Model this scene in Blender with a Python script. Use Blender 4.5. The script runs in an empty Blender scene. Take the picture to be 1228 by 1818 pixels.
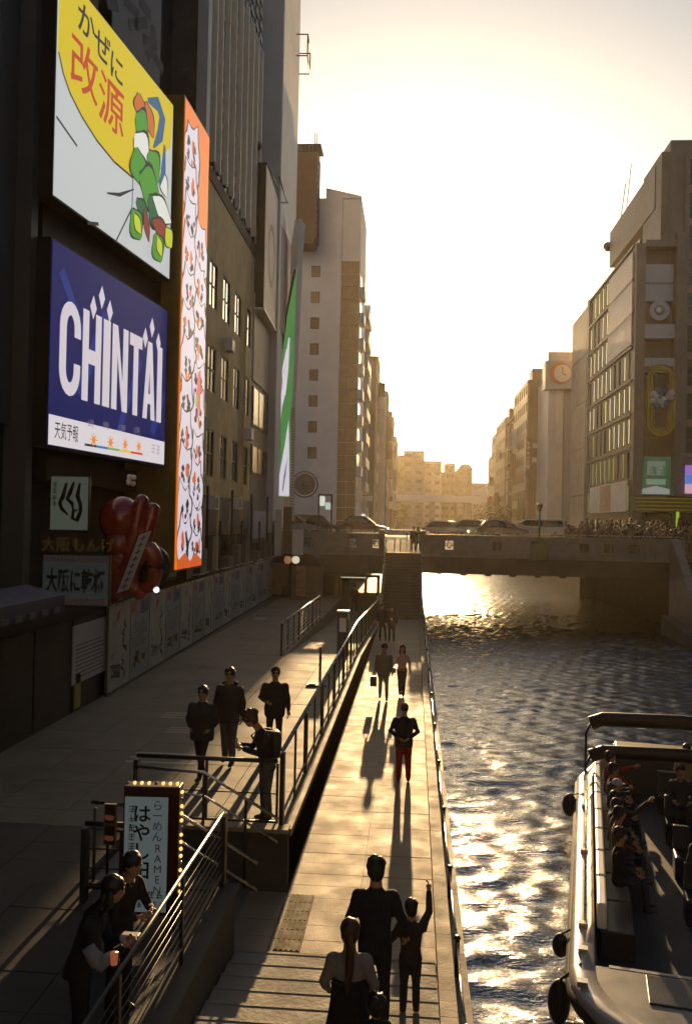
import bpy, bmesh, math, random
import numpy as np
from mathutils import Vector, Matrix, kdtree, noise
R = math.radians
random.seed(7)
scene = bpy.context.scene
col = scene.collection

# ---------------------------------------------------------------- camera, sky, sun, exposure
EXPO = 0.8
CAMZ = 5.65
cam_d = bpy.data.cameras.new('camera'); cam = bpy.data.objects.new('camera', cam_d); col.objects.link(cam)
cam_d.sensor_fit = 'VERTICAL'; cam_d.sensor_height = 36; cam_d.lens = 31.0
cam_d.clip_start = .1; cam_d.clip_end = 4000
cam.matrix_world = Matrix.Translation((0, 0, CAMZ)) @ Matrix.Rotation(R(4.42), 4, 'Z') @ Matrix.Rotation(R(90.66), 4, 'X') @ Matrix.Rotation(R(1.2), 4, 'Z')
scene.camera = cam
SUN_EL, SUN_AZ = 9.3, -0.2            # azimuth from +Y, clockwise
w = bpy.data.worlds.new('World'); scene.world = w; w.use_nodes = True
nt = w.node_tree; bg = nt.nodes['Background']
sky = nt.nodes.new('ShaderNodeTexSky'); sky.sky_type = 'NISHITA'; sky.sun_disc = False
sky.sun_elevation = R(SUN_EL); sky.sun_rotation = R(SUN_AZ)
sky.air_density = 1.0; sky.dust_density = 3.2; sky.ozone_density = 1.6
nt.links.new(sky.outputs[0], bg.inputs[0]); bg.inputs[1].default_value = .072
sd = bpy.data.lights.new('sun', 'SUN'); sd.energy = 5.0; sd.angle = R(.55); sd.color = (1, .65, .31)
sun = bpy.data.objects.new('sun', sd); col.objects.link(sun)
sdir = Vector((math.sin(R(SUN_AZ))*math.cos(R(SUN_EL)), math.cos(R(SUN_AZ))*math.cos(R(SUN_EL)), math.sin(R(SUN_EL))))
sun.rotation_euler = sdir.to_track_quat('Z', 'Y').to_euler(); sun.location = (0, 0, 60)
scene.view_settings.view_transform = 'Standard'; scene.view_settings.look = 'None'
scene.view_settings.exposure = EXPO; scene.view_settings.gamma = 1; scene.view_settings.use_curve_mapping = False
HAZE, HAZE_G = .0001, .74
scene.cycles.volume_bounces = 0
scene.cycles.max_bounces = 6

# ---------------------------------------------------------------- helpers
OFF = {}
def props(o, label=None, cat=None, group=None, kind=None):
    if label: o['label'] = label
    if cat: o['category'] = cat
    if group: o['group'] = group
    if kind: o['kind'] = kind
    return o
def thing(name, label, cat, loc=(0, 0, 0), group=None, off=True, rz=0):
    o = bpy.data.objects.new(name, None); col.objects.link(o); o.location = loc; o.rotation_euler.z = rz
    o.empty_display_size = .2
    OFF[o.name] = Vector(loc) if off else Vector((0, 0, 0))
    return props(o, label, cat, group)
class MB:
    def __init__(s, M=None):
        s.v = []; s.f = []; s.m = []; s.s = []; s.M = M
    def add(s, vs, fs, mi=0, sm=False):
        b = len(s.v)
        if s.M is not None: vs = [s.M @ Vector(p) for p in vs]
        s.v += [tuple(p) for p in vs]
        for f in fs: s.f.append([i+b for i in f]); s.m.append(mi); s.s.append(sm)
        return s
    def box(s, x0, x1, y0, y1, z0, z1, mi=0):
        v = [(x0,y0,z0),(x1,y0,z0),(x1,y1,z0),(x0,y1,z0),(x0,y0,z1),(x1,y0,z1),(x1,y1,z1),(x0,y1,z1)]
        return s.add(v, [(0,3,2,1),(4,5,6,7),(0,1,5,4),(1,2,6,5),(2,3,7,6),(3,0,4,7)], mi)
    def prism(s, poly, a, b, axis='y', mi=0):
        """poly 2D extruded along axis from a to b"""
        n = len(poly)
        def P(p, t):
            if axis == 'y': return (p[0], t, p[1])
            if axis == 'x': return (t, p[0], p[1])
            return (p[0], p[1], t)
        v = [P(p, a) for p in poly] + [P(p, b) for p in poly]
        f = [tuple(range(n))[::-1], tuple(range(n, 2*n))] + [(i, (i+1) % n, n+(i+1) % n, n+i) for i in range(n)]
        return s.add(v, f, mi)
    def tube(s, p0, p1, r0, r1=None, n=8, mi=0, sm=True):
        return s.path([p0, p1], [r0, r0 if r1 is None else r1], n, mi, sm)
    def path(s, pts, r, n=8, mi=0, sm=True, flat=1.0):
        pts = [Vector(p) for p in pts]
        if not hasattr(r, '__len__'): r = [r]*len(pts)
        vs = []; up = None
        for i, p in enumerate(pts):
            d = (pts[min(i+1, len(pts)-1)] - pts[max(i-1, 0)]).normalized()
            if up is None:
                up = Vector((0, 0, 1)) if abs(d.z) < .9 else Vector((0, 1, 0))
            a = d.cross(up)
            if a.length < 1e-4: a = d.cross(Vector((1, 0, 0)))
            a.normalize(); b = a.cross(d).normalized()
            for k in range(n):
                t = 2*math.pi*k/n
                vs.append(p + a*math.cos(t)*r[i] + b*math.sin(t)*r[i]*flat)
        f = []
        for i in range(len(pts)-1):
            for k in range(n):
                f.append((i*n+k, i*n+(k+1) % n, (i+1)*n+(k+1) % n, (i+1)*n+k))
        f.append(tuple(range(n))[::-1]); f.append(tuple((len(pts)-1)*n+k for k in range(n)))
        return s.add(vs, f, mi, sm)
    def ell(s, c, r, n=12, m=8, mi=0, jit=0, rot=None, sm=True, zmin=-1.0):
        if not hasattr(r, '__len__'): r = (r, r, r)
        vs = []; c = Vector(c)
        th = [math.pi*(j/m) for j in range(m+1)]
        for j in range(1, m):
            for k in range(n):
                t = 2*math.pi*k/n
                p = Vector((math.sin(th[j])*math.cos(t), math.sin(th[j])*math.sin(t), max(math.cos(th[j]), zmin)))
                if jit: p *= 1 + jit*noise.noise(p*2.3 + c*3)
                p = Vector((p.x*r[0], p.y*r[1], p.z*r[2]))
                if rot is not None: p = rot @ p
                vs.append(c+p)
        t = Vector((0, 0, r[2])); b = Vector((0, 0, max(-1, zmin)*r[2]))
        if rot is not None: t = rot @ t; b = rot @ b
        vs += [c+t, c+b]; T = len(vs)-2; B = T+1; f = []
        for j in range(m-2):
            for k in range(n):
                f.append((j*n+k, j*n+(k+1) % n, (j+1)*n+(k+1) % n, (j+1)*n+k))
        for k in range(n):
            f.append((T, (k+1) % n, k)); f.append((B, (m-2)*n+k, (m-2)*n+(k+1) % n))
        return s.add(vs, f, mi, sm)
    def rings(s, rings, mi=0, sm=True, cap=True):
        n = len(rings[0]); vs = [p for r in rings for p in r]; f = []
        for i in range(len(rings)-1):
            for k in range(n): f.append((i*n+k, i*n+(k+1) % n, (i+1)*n+(k+1) % n, (i+1)*n+k))
        if cap: f.append(tuple(range(n))[::-1]); f.append(tuple((len(rings)-1)*n+k for k in range(n)))
        return s.add(vs, f, mi, sm)
    def stroke(s, pts, w, d=0.0, mi=0):
        """flat ribbon in the local XZ plane at y=d"""
        ps = [Vector((p[0], p[1])) for p in pts]; n = len(ps)
        if not hasattr(w, '__len__'): w = [w]*n
        vs = []
        for i, p in enumerate(ps):
            t = (ps[min(i+1, n-1)]-ps[max(i-1, 0)])
            t = t.normalized() if t.length > 1e-6 else Vector((1, 0)); q = Vector((-t.y, t.x))*w[i]/2
            vs += [(p.x+q.x, d, p.y+q.y), (p.x-q.x, d, p.y-q.y)]
        return s.add(vs, [(2*i, 2*i+1, 2*i+3, 2*i+2) for i in range(n-1)], mi)
    def poly(s, pts, d=0.0, mi=0):
        return s.add([(p[0], d, p[1]) for p in pts], [tuple(range(len(pts)))], mi)
    def disk(s, cx, cz, rx, rz=None, d=0.0, mi=0, n=20):
        rz = rx if rz is None else rz
        return s.poly([(cx+rx*math.cos(2*math.pi*k/n), cz+rz*math.sin(2*math.pi*k/n)) for k in range(n)], d, mi)
    def mesh(s, name, mats, recalc=True):
        me = bpy.data.meshes.new(name)
        me.from_pydata(s.v, [], s.f)
        for m in (mats if isinstance(mats, (list, tuple)) else [mats]): me.materials.append(m)
        me.polygons.foreach_set('material_index', s.m); me.polygons.foreach_set('use_smooth', s.s)
        if recalc:
            bm = bmesh.new(); bm.from_mesh(me); bmesh.ops.recalc_face_normals(bm, faces=bm.faces); bm.to_mesh(me); bm.free()
        me.update(); return me
    def build(s, name, mats, parent=None, label=None, cat=None, group=None, kind=None, bevel=0, recalc=True):
        if parent is None:
            a = np.array(s.v); c = Vector(((a[:,0].min()+a[:,0].max())/2, (a[:,1].min()+a[:,1].max())/2, a[:,2].min()))
        else: c = OFF.get(parent.name, Vector((0, 0, 0)))
        if c.length: s.v = [(p[0]-c.x, p[1]-c.y, p[2]-c.z) for p in s.v]
        me = s.mesh(name, mats, recalc)
        o = bpy.data.objects.new(name, me); col.objects.link(o)
        if parent is None: o.location = c; OFF[o.name] = c
        else:
            o.parent = parent; OFF[o.name] = c
        if bevel:
            md = o.modifiers.new('bevel', 'BEVEL'); md.width = bevel; md.segments = 2; md.limit_method = 'ANGLE'; md.angle_limit = R(40)
        return props(o, label, cat, group, kind)
def inst(name, me, loc, parent=None, rot=None, label=None, sc=None):
    o = bpy.data.objects.new(name, me); col.objects.link(o)
    if parent is not None:
        o.parent = parent; loc = Vector(loc) - OFF.get(parent.name, Vector((0, 0, 0)))
    o.location = loc
    if rot is not None: o.rotation_euler = rot
    if sc is not None: o.scale = sc
    OFF[o.name] = Vector((0, 0, 0))
    if label: o['label'] = label
    return o
def turn(t, piv, deg):
    """turn a whole building about a vertical line (its front is not exactly parallel to the canal)"""
    p = Vector(piv); a = R(deg); d = t.location-p; t.location = p+Vector((d.x*math.cos(a)-d.y*math.sin(a), d.x*math.sin(a)+d.y*math.cos(a), d.z)); t.rotation_euler.z = a
def copy_tree(o, parent=None):
    c = o.copy(); col.objects.link(c); c.parent = parent
    if parent is not None: c.matrix_parent_inverse = o.matrix_parent_inverse.copy()
    for ch in list(o.children): copy_tree(ch, c)
    return c
def ori(p, u):
    """frame: local x along u (horizontal unit vector), local -y pointing out of the face, z up; origin p"""
    u = Vector(u).normalized(); z = Vector((0, 0, 1)); y = z.cross(u)
    return Matrix(((u.x, y.x, 0, p[0]), (u.y, y.y, 0, p[1]), (u.z, y.z, 1, p[2]), (0, 0, 0, 1)))
# frames: face looking at the camera (-Y): u=+X ; left-bank canal face (+X): u=+Y ; right-bank canal face (-X): u=-Y
_fc = {}
def text_mb(mb, s, x, z, size, d=0.0, mi=0, sx=1.0, bold=0.0, vertical=False, align='LEFT', gap=1.05):
    """lettering as flat print: adds glyph faces to mb in its local XZ plane"""
    chars = list(s) if vertical else [s]
    for i, ch in enumerate(chars):
        key = (ch, round(bold, 4), align if not vertical else 'CENTER')
        if key not in _fc:
            cu = bpy.data.curves.new('t', 'FONT'); cu.body = ch; cu.offset = bold; cu.align_x = key[2]; cu.resolution_u = 3
            ob = bpy.data.objects.new('t', cu); col.objects.link(ob)
            me = bpy.data.meshes.new_from_object(ob.evaluated_get(bpy.context.evaluated_depsgraph_get()))
            _fc[key] = ([tuple(v.co) for v in me.vertices], [tuple(p.vertices) for p in me.polygons])
            bpy.data.objects.remove(ob); bpy.data.curves.remove(cu); bpy.data.meshes.remove(me)
        v, f = _fc[key]
        zz = z - i*size*gap if vertical else z
        if v: mb.add([(x+p[0]*size*sx, d, zz+p[1]*size) for p in v], f, mi)
    return mb

# ---------------------------------------------------------------- materials
def lin(r, g, b):
    f = lambda c: (c/255/12.92 if c/255 <= .04045 else ((c/255+.055)/1.055)**2.4)
    return (f(r), f(g), f(b))
def mat(name, c, rough=.7, metal=0, var=.2, scale=2.0, bump=0.0, bscale=20, emit=None, es=1.0, stain=.0, rnd=0.0, spec=.5, stretch=None, coat=0):
    m = bpy.data.materials.new(name); m.use_nodes = True; n = m.node_tree; L = n.links
    b = n.nodes['Principled BSDF']
    b.inputs['Roughness'].default_value = rough; b.inputs['Metallic'].default_value = metal
    b.inputs['Specular IOR Level'].default_value = spec; b.inputs['Coat Weight'].default_value = coat
    geo = n.nodes.new('ShaderNodeNewGeometry'); src = geo.outputs['Position']
    if stretch:
        mp = n.nodes.new('ShaderNodeMapping'); mp.inputs['Scale'].default_value = stretch; L.new(src, mp.inputs[0]); src = mp.outputs[0]
    base = None
    if var or stain or rnd:
        no = n.nodes.new('ShaderNodeTexNoise'); no.inputs['Scale'].default_value = scale; no.inputs['Detail'].default_value = 6; no.inputs['Roughness'].default_value = .65
        L.new(src, no.inputs['Vector'])
        mr = n.nodes.new('ShaderNodeMapRange'); mr.inputs[1].default_value = .3; mr.inputs[2].default_value = .7
        mr.inputs[3].default_value = 1-var; mr.inputs[4].default_value = 1+var; L.new(no.outputs[0], mr.inputs[0])
        fac = mr.outputs[0]
        if stain:
            n2 = n.nodes.new('ShaderNodeTexNoise'); n2.inputs['Scale'].default_value = scale*.35; n2.inputs['Detail'].default_value = 8; n2.inputs['Roughness'].default_value = .7
            L.new(geo.outputs['Position'], n2.inputs['Vector'])
            r2 = n.nodes.new('ShaderNodeMapRange'); r2.inputs[1].default_value = .48; r2.inputs[2].default_value = .7; r2.inputs[3].default_value = 1; r2.inputs[4].default_value = 1-stain
            L.new(n2.outputs[0], r2.inputs[0]); mu = n.nodes.new('ShaderNodeMath'); mu.operation = 'MULTIPLY'; L.new(fac, mu.inputs[0]); L.new(r2.outputs[0], mu.inputs[1]); fac = mu.outputs[0]
        if rnd:
            oi = n.nodes.new('ShaderNodeObjectInfo'); r3 = n.nodes.new('ShaderNodeMapRange'); r3.inputs[3].default_value = 1-rnd; r3.inputs[4].default_value = 1+rnd
            L.new(oi.outputs['Random'], r3.inputs[0]); mu = n.nodes.new('ShaderNodeMath'); mu.operation = 'MULTIPLY'; L.new(fac, mu.inputs[0]); L.new(r3.outputs[0], mu.inputs[1]); fac = mu.outputs[0]
        vm = n.nodes.new('ShaderNodeVectorMath'); vm.operation = 'SCALE'; vm.inputs[0].default_value = c; L.new(fac, vm.inputs['Scale'])
        L.new(vm.outputs[0], b.inputs['Base Color'])
        rr = n.nodes.new('ShaderNodeMapRange'); rr.inputs[1].default_value = .3; rr.inputs[2].default_value = .7
        rr.inputs[3].default_value = max(.02, rough*.85); rr.inputs[4].default_value = min(1, rough*1.15); L.new(no.outputs[0], rr.inputs[0]); L.new(rr.outputs[0], b.inputs['Roughness'])
    else: b.inputs['Base Color'].default_value = (*c, 1)
    if bump:
        nb = n.nodes.new('ShaderNodeTexNoise'); nb.inputs['Scale'].default_value = bscale; nb.inputs['Detail'].default_value = 4
        L.new(src, nb.inputs['Vector'])
        bp = n.nodes.new('ShaderNodeBump'); bp.inputs['Strength'].default_value = bump; bp.inputs['Distance'].default_value = .02
        L.new(nb.outputs[0], bp.inputs['Height']); L.new(bp.outputs[0], b.inputs['Normal'])
    if emit:
        b.inputs['Emission Color'].default_value = (*emit, 1); b.inputs['Emission Strength'].default_value = es
    return m
def scr(name, r, g, b, k=1.0, var=0.0):
    """lit screen / lit sign colour given as it shows (sRGB)"""
    e = [c/(2**EXPO)*k for c in lin(r, g, b)]
    return mat(name, tuple(min(.8, c*.5) for c in lin(r, g, b)), .35, var=0, emit=tuple(e), es=1.0)
K = {}
K['asphalt'] = mat('asphalt', (.05, .05, .052), .85, var=.2, scale=1.5, bump=.4, bscale=60)
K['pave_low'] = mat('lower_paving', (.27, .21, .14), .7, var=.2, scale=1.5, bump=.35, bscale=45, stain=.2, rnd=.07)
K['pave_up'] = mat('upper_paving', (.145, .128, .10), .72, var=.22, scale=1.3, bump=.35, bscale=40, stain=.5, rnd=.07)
K['pave_shade'] = mat('shaded_paving', (.04, .038, .034), .75, var=.25, scale=1.5, bump=.35, bscale=40, stain=.3, rnd=.1)  # darker copy of the upper paving; shade of the near corner put into colour
K['joint'] = mat('paving_joint', (.07, .065, .055), .8, var=.2)
K['tactile'] = mat('tactile_paving', (.10, .08, .035), .85, var=.2, scale=5)
K['conc'] = mat('concrete', (.19, .175, .15), .75, var=.2, scale=1.2, bump=.3, bscale=18, stain=.35)
K['conc_dark'] = mat('dark_concrete', (.06, .057, .05), .8, var=.25, scale=1.5, bump=.3, stain=.4)
K['stone'] = mat('parapet_stone', (.25, .245, .23), .6, var=.15, scale=3, bump=.2, stain=.3)
K['kerb'] = mat('kerb_stone', (.24, .20, .14), .75, var=.15, scale=2, bump=.2, bscale=30, stain=.25)
K['steel'] = mat('brushed_steel', (.5, .48, .44), .28, 1, var=.1, scale=6)
K['dsteel'] = mat('dark_painted_steel', (.035, .035, .035), .4, .3, var=.2, scale=4)
K['black'] = mat('black_paint', (.012, .012, .012), .5, var=.2, scale=4)
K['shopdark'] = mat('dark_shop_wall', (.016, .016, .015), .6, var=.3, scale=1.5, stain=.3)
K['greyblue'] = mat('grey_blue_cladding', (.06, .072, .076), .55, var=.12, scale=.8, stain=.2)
K['beige'] = mat('beige_render', (.72, .54, .26), .75, var=.2, scale=.9, bump=.3, bscale=10, stain=.45, stretch=(1, 1, .35))
K['beige_l'] = mat('light_beige_panel', (.6, .5, .36), .6, var=.12, scale=.8, stain=.2)
K['cream'] = mat('cream_panel', (.86, .80, .72), .6, var=.08, scale=.5, stain=.12)
K['ltgrey'] = mat('light_grey_cladding', (.48, .49, .51), .55, var=.08, scale=.5, stain=.1)
K['lilac'] = mat('pale_grey_tile', (.74, .70, .70), .6, var=.07, scale=.6, stain=.1)
K['tan'] = mat('tan_tile', (.36, .24, .11), .5, var=.15, scale=2, stain=.15)
K['brown'] = mat('brown_cladding', (.15, .095, .06), .6, var=.15, scale=1, stain=.2)
K['taupe'] = mat('taupe_stone', (.22, .19, .16), .6, var=.14, scale=1, stain=.2)
K['pink'] = mat('pale_pink_panel', (.72, .6, .53), .55, var=.06, scale=.6)
K['mauve'] = mat('mauve_print', (.33, .20, .22), .55, var=.3, scale=.8)
K['fin'] = mat('cream_fin', (.8, .74, .6), .4, var=.1)
K['navy'] = mat('dark_blue_glazing', (.07, .08, .095), .25, .2, var=.3, scale=1)
K['glass'] = mat('window_glass', (.03, .035, .035), .08, 0, var=0, spec=.8)
K['glass_d'] = mat('dark_glass', (.015, .016, .016), .25, 0, var=.2, spec=.6)
K['frame'] = mat('window_frame', (.10, .09, .08), .5, var=.15)
K['white'] = mat('white_paint', (.72, .70, .66), .4, var=.06, scale=3, stain=.1)
K['hullw'] = mat('white_gelcoat', (.45, .44, .44), .3, var=.06, scale=3, stain=.1, coat=.5)
K['rubber'] = mat('black_rubber', (.015, .015, .015), .6, var=.3, scale=8)
K['gold'] = mat('gold_metal_cladding', (.20, .15, .035), .45, .5, var=.15)
K['red'] = mat('glossy_red', (.26, .022, .012), .25, var=.15, scale=4, coat=.6)
K['green'] = mat('green_paint', (.02, .10, .03), .45, var=.2)
K['awn'] = mat('blue_awning', (.018, .03, .08), .6, var=.25)
K['earth'] = mat('earth', (.1, .09, .07), .9)
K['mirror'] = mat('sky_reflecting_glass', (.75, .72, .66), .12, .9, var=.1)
K['brightcurtain'] = mat('pale_blind', (.75, .70, .6), .8, var=.05)

def in_frame(T, p): return T @ Vector(p)
def facade(par, T, W, z0, z1, cols, rows, ww, wh, wall, frame=None, pane=None, t=.25, sillz=None, bars=(1, 1), skip=(), blind=None, pane_fn=None, wname='window'):
    """wall sheet with real openings, lying from local y=-t (outside) to 0; windows set back in it"""
    frame = frame or K['frame']; pane = pane or K['glass']
    pu = W/cols; pz = (z1-z0)/rows; so = (pz-wh)/2 if sillz is None else sillz
    mb = MB(T)
    zs = z0
    for r in range(rows):
        b = z0+r*pz+so
        mb.box(0, W, -t, 0, zs, b); zs = b+wh
    mb.box(0, W, -t, 0, zs, z1)
    for r in range(rows):
        b = z0+r*pz+so; us = 0
        for c in range(cols):
            if (c, r) in skip: continue
            a = c*pu+(pu-ww)/2
            if a > us: mb.box(us, a, -t+.003, -.003, b, b+wh)
            us = a+ww
        mb.box(us, W, -t+.003, -.003, b, b+wh)
    mb.build('facade_wall', wall, par)
    f = MB(); fw = min(.07, ww*.12)
    f.box(0, fw, -.10, 0, 0, wh).box(ww-fw, ww, -.10, 0, 0, wh).box(fw, ww-fw, -.10, 0, 0, fw).box(fw, ww-fw, -.10, 0, wh-fw, wh)
    for i in range(bars[0]):
        x = ww*(i+1)/(bars[0]+1); f.box(x-fw/3, x+fw/3, -.09, 0, fw, wh-fw)
    for i in range(bars[1]):
        z = wh*(i+1)/(bars[1]+1); f.box(fw, ww-fw, -.085, 0, z-fw/3, z+fw/3)
    fm = f.mesh('window', frame)
    pm = MB().box(fw, ww-fw, -.05, -.03, fw, wh-fw).mesh('pane', pane)
    pm2 = MB().box(fw, ww-fw, -.05, -.03, fw, wh-fw).mesh('pane', blind) if blind else None
    rot = T.to_3x3().to_euler()
    for r in range(rows):
        for c in range(cols):
            if (c, r) in skip: continue
            p = T @ Vector((c*pu+(pu-ww)/2, -t+.13, z0+r*pz+so))
            wdw = inst(wname, fm, p, par, rot)
            pp = pm
            if pane_fn: pp = pane_fn(c, r, pm, pm2)
            inst('pane', pp, (0, 0, 0), wdw)
ST_RISE = .06
# ---------------------------------------------------------------- pixel -> point on a known real plane (used to read real positions off the photograph)
_CM = cam.matrix_world.copy()
def ray(u, v):
    d = Vector(((u-614)/1565, (909-v)/1565, -1)); return (_CM.to_3x3() @ d)
def at_x(u, v, X): d = ray(u, v); t = X/d.x; return Vector((X, d.y*t, CAMZ+d.z*t))
def at_y(u, v, Y): d = ray(u, v); t = Y/d.y; return Vector((d.x*t, Y, CAMZ+d.z*t))
def at_z(u, v, Z): d = ray(u, v); t = (Z-CAMZ)/d.z; return Vector((d.x*t, d.y*t, Z))
UP = .8; WAT = -1.0; XR = 17.3

# ---------------------------------------------------------------- ground, banks, water
g = MB().add([(-1500,-200,-3), (1500,-200,-3), (1500,3000,-3), (-1500,3000,-3)], [(0,1,2,3)])
g.build('ground', K['earth'], kind='structure')
b = MB(); b.box(-200, .72, -25, 330, -3.2, -.06)
b.build('left_bank', K['conc'], kind='structure')
b = MB(); b.box(-200, -9.2, 57.2, 330, -.1, 3.6).box(-9.2, -4.6, 86.5, 330, -.1, 3.6)
b.build('left_street_ground', K['asphalt'], kind='structure')
b = MB(); b.box(XR, 200, 56, 330, -3.2, 3.6).box(XR, 200, -25, 56, -3.2, 1.0).box(15.9, XR-.003, 85.9, 330, -3.2, 3.2)
b.build('right_bank', K['conc_dark'], kind='structure')
b = MB(); b.box(-200, 200, 330, 2400, -3.2, 3.5); b.build('far_street_ground', K['asphalt'], kind='structure')
# water: a rippled sheet, finely meshed where it is near
def water():
    wm = bpy.data.materials.new('canal_water'); wm.use_nodes = True; n = wm.node_tree; L = n.links; p = n.nodes['Principled BSDF']
    p.inputs['Base Color'].default_value = (.012, .018, .012, 1); p.inputs['Roughness'].default_value = .06; p.inputs['IOR'].default_value = 2.8
    geo = n.nodes.new('ShaderNodeNewGeometry')
    last = None
    for sc_, st, dist, strg in (((.6, 1.7, 1), 1.8, .10, .45), ((.55, 2.2, 1), 7, .03, .8), ((.8, 1.8, 1), 16, .014, .8)):
        mp = n.nodes.new('ShaderNodeMapping'); mp.inputs['Scale'].default_value = sc_; L.new(geo.outputs['Position'], mp.inputs[0])
        no = n.nodes.new('ShaderNodeTexNoise'); no.inputs['Scale'].default_value = st; no.inputs['Detail'].default_value = 3; no.inputs['Distortion'].default_value = .6
        L.new(mp.outputs[0], no.inputs['Vector'])
        bp = n.nodes.new('ShaderNodeBump'); bp.inputs['Strength'].default_value = strg; bp.inputs['Distance'].default_value = dist
        L.new(no.outputs[0], bp.inputs['Height'])
        if last: L.new(last, bp.inputs['Normal'])
        last = bp.outputs[0]
    L.new(last, p.inputs['Normal'])
    xs = np.linspace(.6, XR+.1, 250)
    ys = np.concatenate([np.arange(5, 58, .07), np.geomspace(58, 400, 420)])
    X, Y = np.meshgrid(xs, ys)
    rs = np.random.RandomState(4); Z = np.zeros_like(X)
    for i in range(34):
        lam = rs.uniform(.36, 1.0); k = 2*np.pi/lam; a = rs.normal(0, .5); a = np.pi/2 + a
        kx, ky = k*np.cos(a), k*np.sin(a); amp = .0062*lam**.9
        ph = rs.uniform(0, 6.28) + 1.2*np.sin(X*.31+i)+1.1*np.sin(Y*.23+i*2)
        Z += amp*np.sin(kx*X+ky*Y+ph)
    # the boat's bow wave, crossing the canal towards the walkway
    d = (X*.9+Y*.45); Z += .016*np.sin(d*4.2+.8*np.sin(Y*.5))*np.exp(-((X-4.5)/3.5)**2-((Y-27)/9)**2)
    fade = np.clip(1.9-Y/60, .15, 1); Z = Z*fade + WAT
    nx, ny = len(xs), len(ys)
    me = bpy.data.meshes.new('canal_water')
    co = np.stack([X.ravel(), Y.ravel(), Z.ravel()], 1)
    me.vertices.add(nx*ny); me.vertices.foreach_set('co', co.ravel())
    i = np.arange(nx*ny).reshape(ny, nx); q = np.stack([i[:-1,:-1].ravel(), i[:-1,1:].ravel(), i[1:,1:].ravel(), i[1:,:-1].ravel()], 1)
    me.loops.add(q.size); me.loops.foreach_set('vertex_index', q.ravel().astype(np.int32))
    me.polygons.add(len(q)); me.polygons.foreach_set('loop_start', np.arange(0, q.size, 4, dtype=np.int32)); me.polygons.foreach_set('use_smooth', np.ones(len(q), bool))
    me.update(calc_edges=True); me.materials.append(wm)
    o = bpy.data.objects.new('canal_water', me); col.objects.link(o); props(o, kind='structure')
water()
# ---------------------------------------------------------------- lower walkway
XL, XK = -1.81, .40
low = MB().box(-2.4, XK, 11.42, 52, -.3, -.02).box(-2.4, XK, 11.42, 13.4, -.3, -.021).build('lower_walkway', K['joint'], kind='structure')
sl = MB().box(.006, 1.099, .004, .446, -.03, 0).mesh('paving_slab', K['pave_low'])
row = 0; y = 11.45
while y < 51.8 and row < 135:
    for c in range(2):
        inst('paving_slab', sl, (XL+.005+c*1.1, y, random.uniform(-.003, .002)), low, rot=(0, 0, 0))
    y += .45 if row < 60 else .9
    row += 1
    if row == 60: sl = MB().box(.006, 1.099, .004, .895, -.03, 0).mesh('paving_slab', K['pave_low'])
sl3 = MB().box(.006, .585, .004, .49, -.03, 0).mesh('paving_slab', K['pave_low'])
for i in range(4): inst('paving_slab', sl3, (-2.4, 11.45+i*.5, 0), low)
# kerb with coping along the water, outer ledge below it
kb = MB()
yy = 4.0
kr = thing('waterside_kerb', 'long pale stone kerb between the lower walkway and the canal', 'kerb', (.55, 30, -.3))
kp = MB().box(XK+.003, .60, 0, 1.99, -.3, .14).mesh('kerb_block', K['kerb'])
for i in range(24): inst('kerb_block', kp, (0, 4.0+i*2.0, 0), kr)
lp = MB().box(.603, .80, 0, 1.99, -1.6, -.12).mesh('ledge_block', K['kerb'])
for i in range(34): inst('ledge_block', lp, (0, 4.0+i*2.0, 0), kr)
# low posts and cable along the water
ys_p = [9.3, 11.3, 13.6, 16.4, 19.6, 23.2, 27.4, 32, 37, 42, 47]
for i, yy in enumerate(ys_p):
    m = MB(); m.box(.62, .68, yy-.04, yy+.04, -.14, .42); m.tube((.65, yy, .42), (.65, yy, .45), .05, .03)
    m.build('mooring_post', K['dsteel'], label='short metal post outside the waterside kerb, %s' % ('nearest the viewer', 'second from the viewer', 'third from the viewer', 'fourth from the viewer', 'fifth from the viewer', 'sixth from the viewer', 'fifth from the stairs', 'fourth from the stairs', 'third from the stairs', 'second from the stairs', 'nearest the bridge stairs')[i], cat='post', group='short posts along the canal edge')
m = MB()
for a, c in zip(ys_p[:-1], ys_p[1:]): m.path([(.65, a, .38), (.65, (a+c)/2, .26), (.65, c, .38)], .014, 6)
m.build('edge_cable', K['steel'], label='thin sagging cable strung between the short posts at the canal edge', cat='cable')
# tactile strip: raised bars
tp = MB().box(-1.74, -1.38, 11.55, 13.3, 0, .012)
t_o = tp.build('tactile_plate', K['tactile'], low)
bar = MB().box(0, .035, 0, .27, .012, .02).mesh('tactile_bar', K['tactile'])
for i in range(5):
    for j in range(6): inst('tactile_bar', bar, (-1.72+i*.07, 11.57+j*.29, 0), low)
# steps rising towards the camera
st = thing('bridge_steps', 'broad stone steps climbing from the lower walkway towards the viewer', 'steps', (-.6, 9, 0))
for i in range(14):
    y1 = 11.4 - i*.42; z1 = ST_RISE*(i+1)
    if y1 < 5.4: break
    MB().box(-2.2, .38, y1-.44, y1, z1-.3, z1).build('step', K['conc'], st)
    MB().box(-2.2, .38, y1-.05, y1+.004, z1, z1+.006).build('nosing', K['conc'], st)
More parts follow.
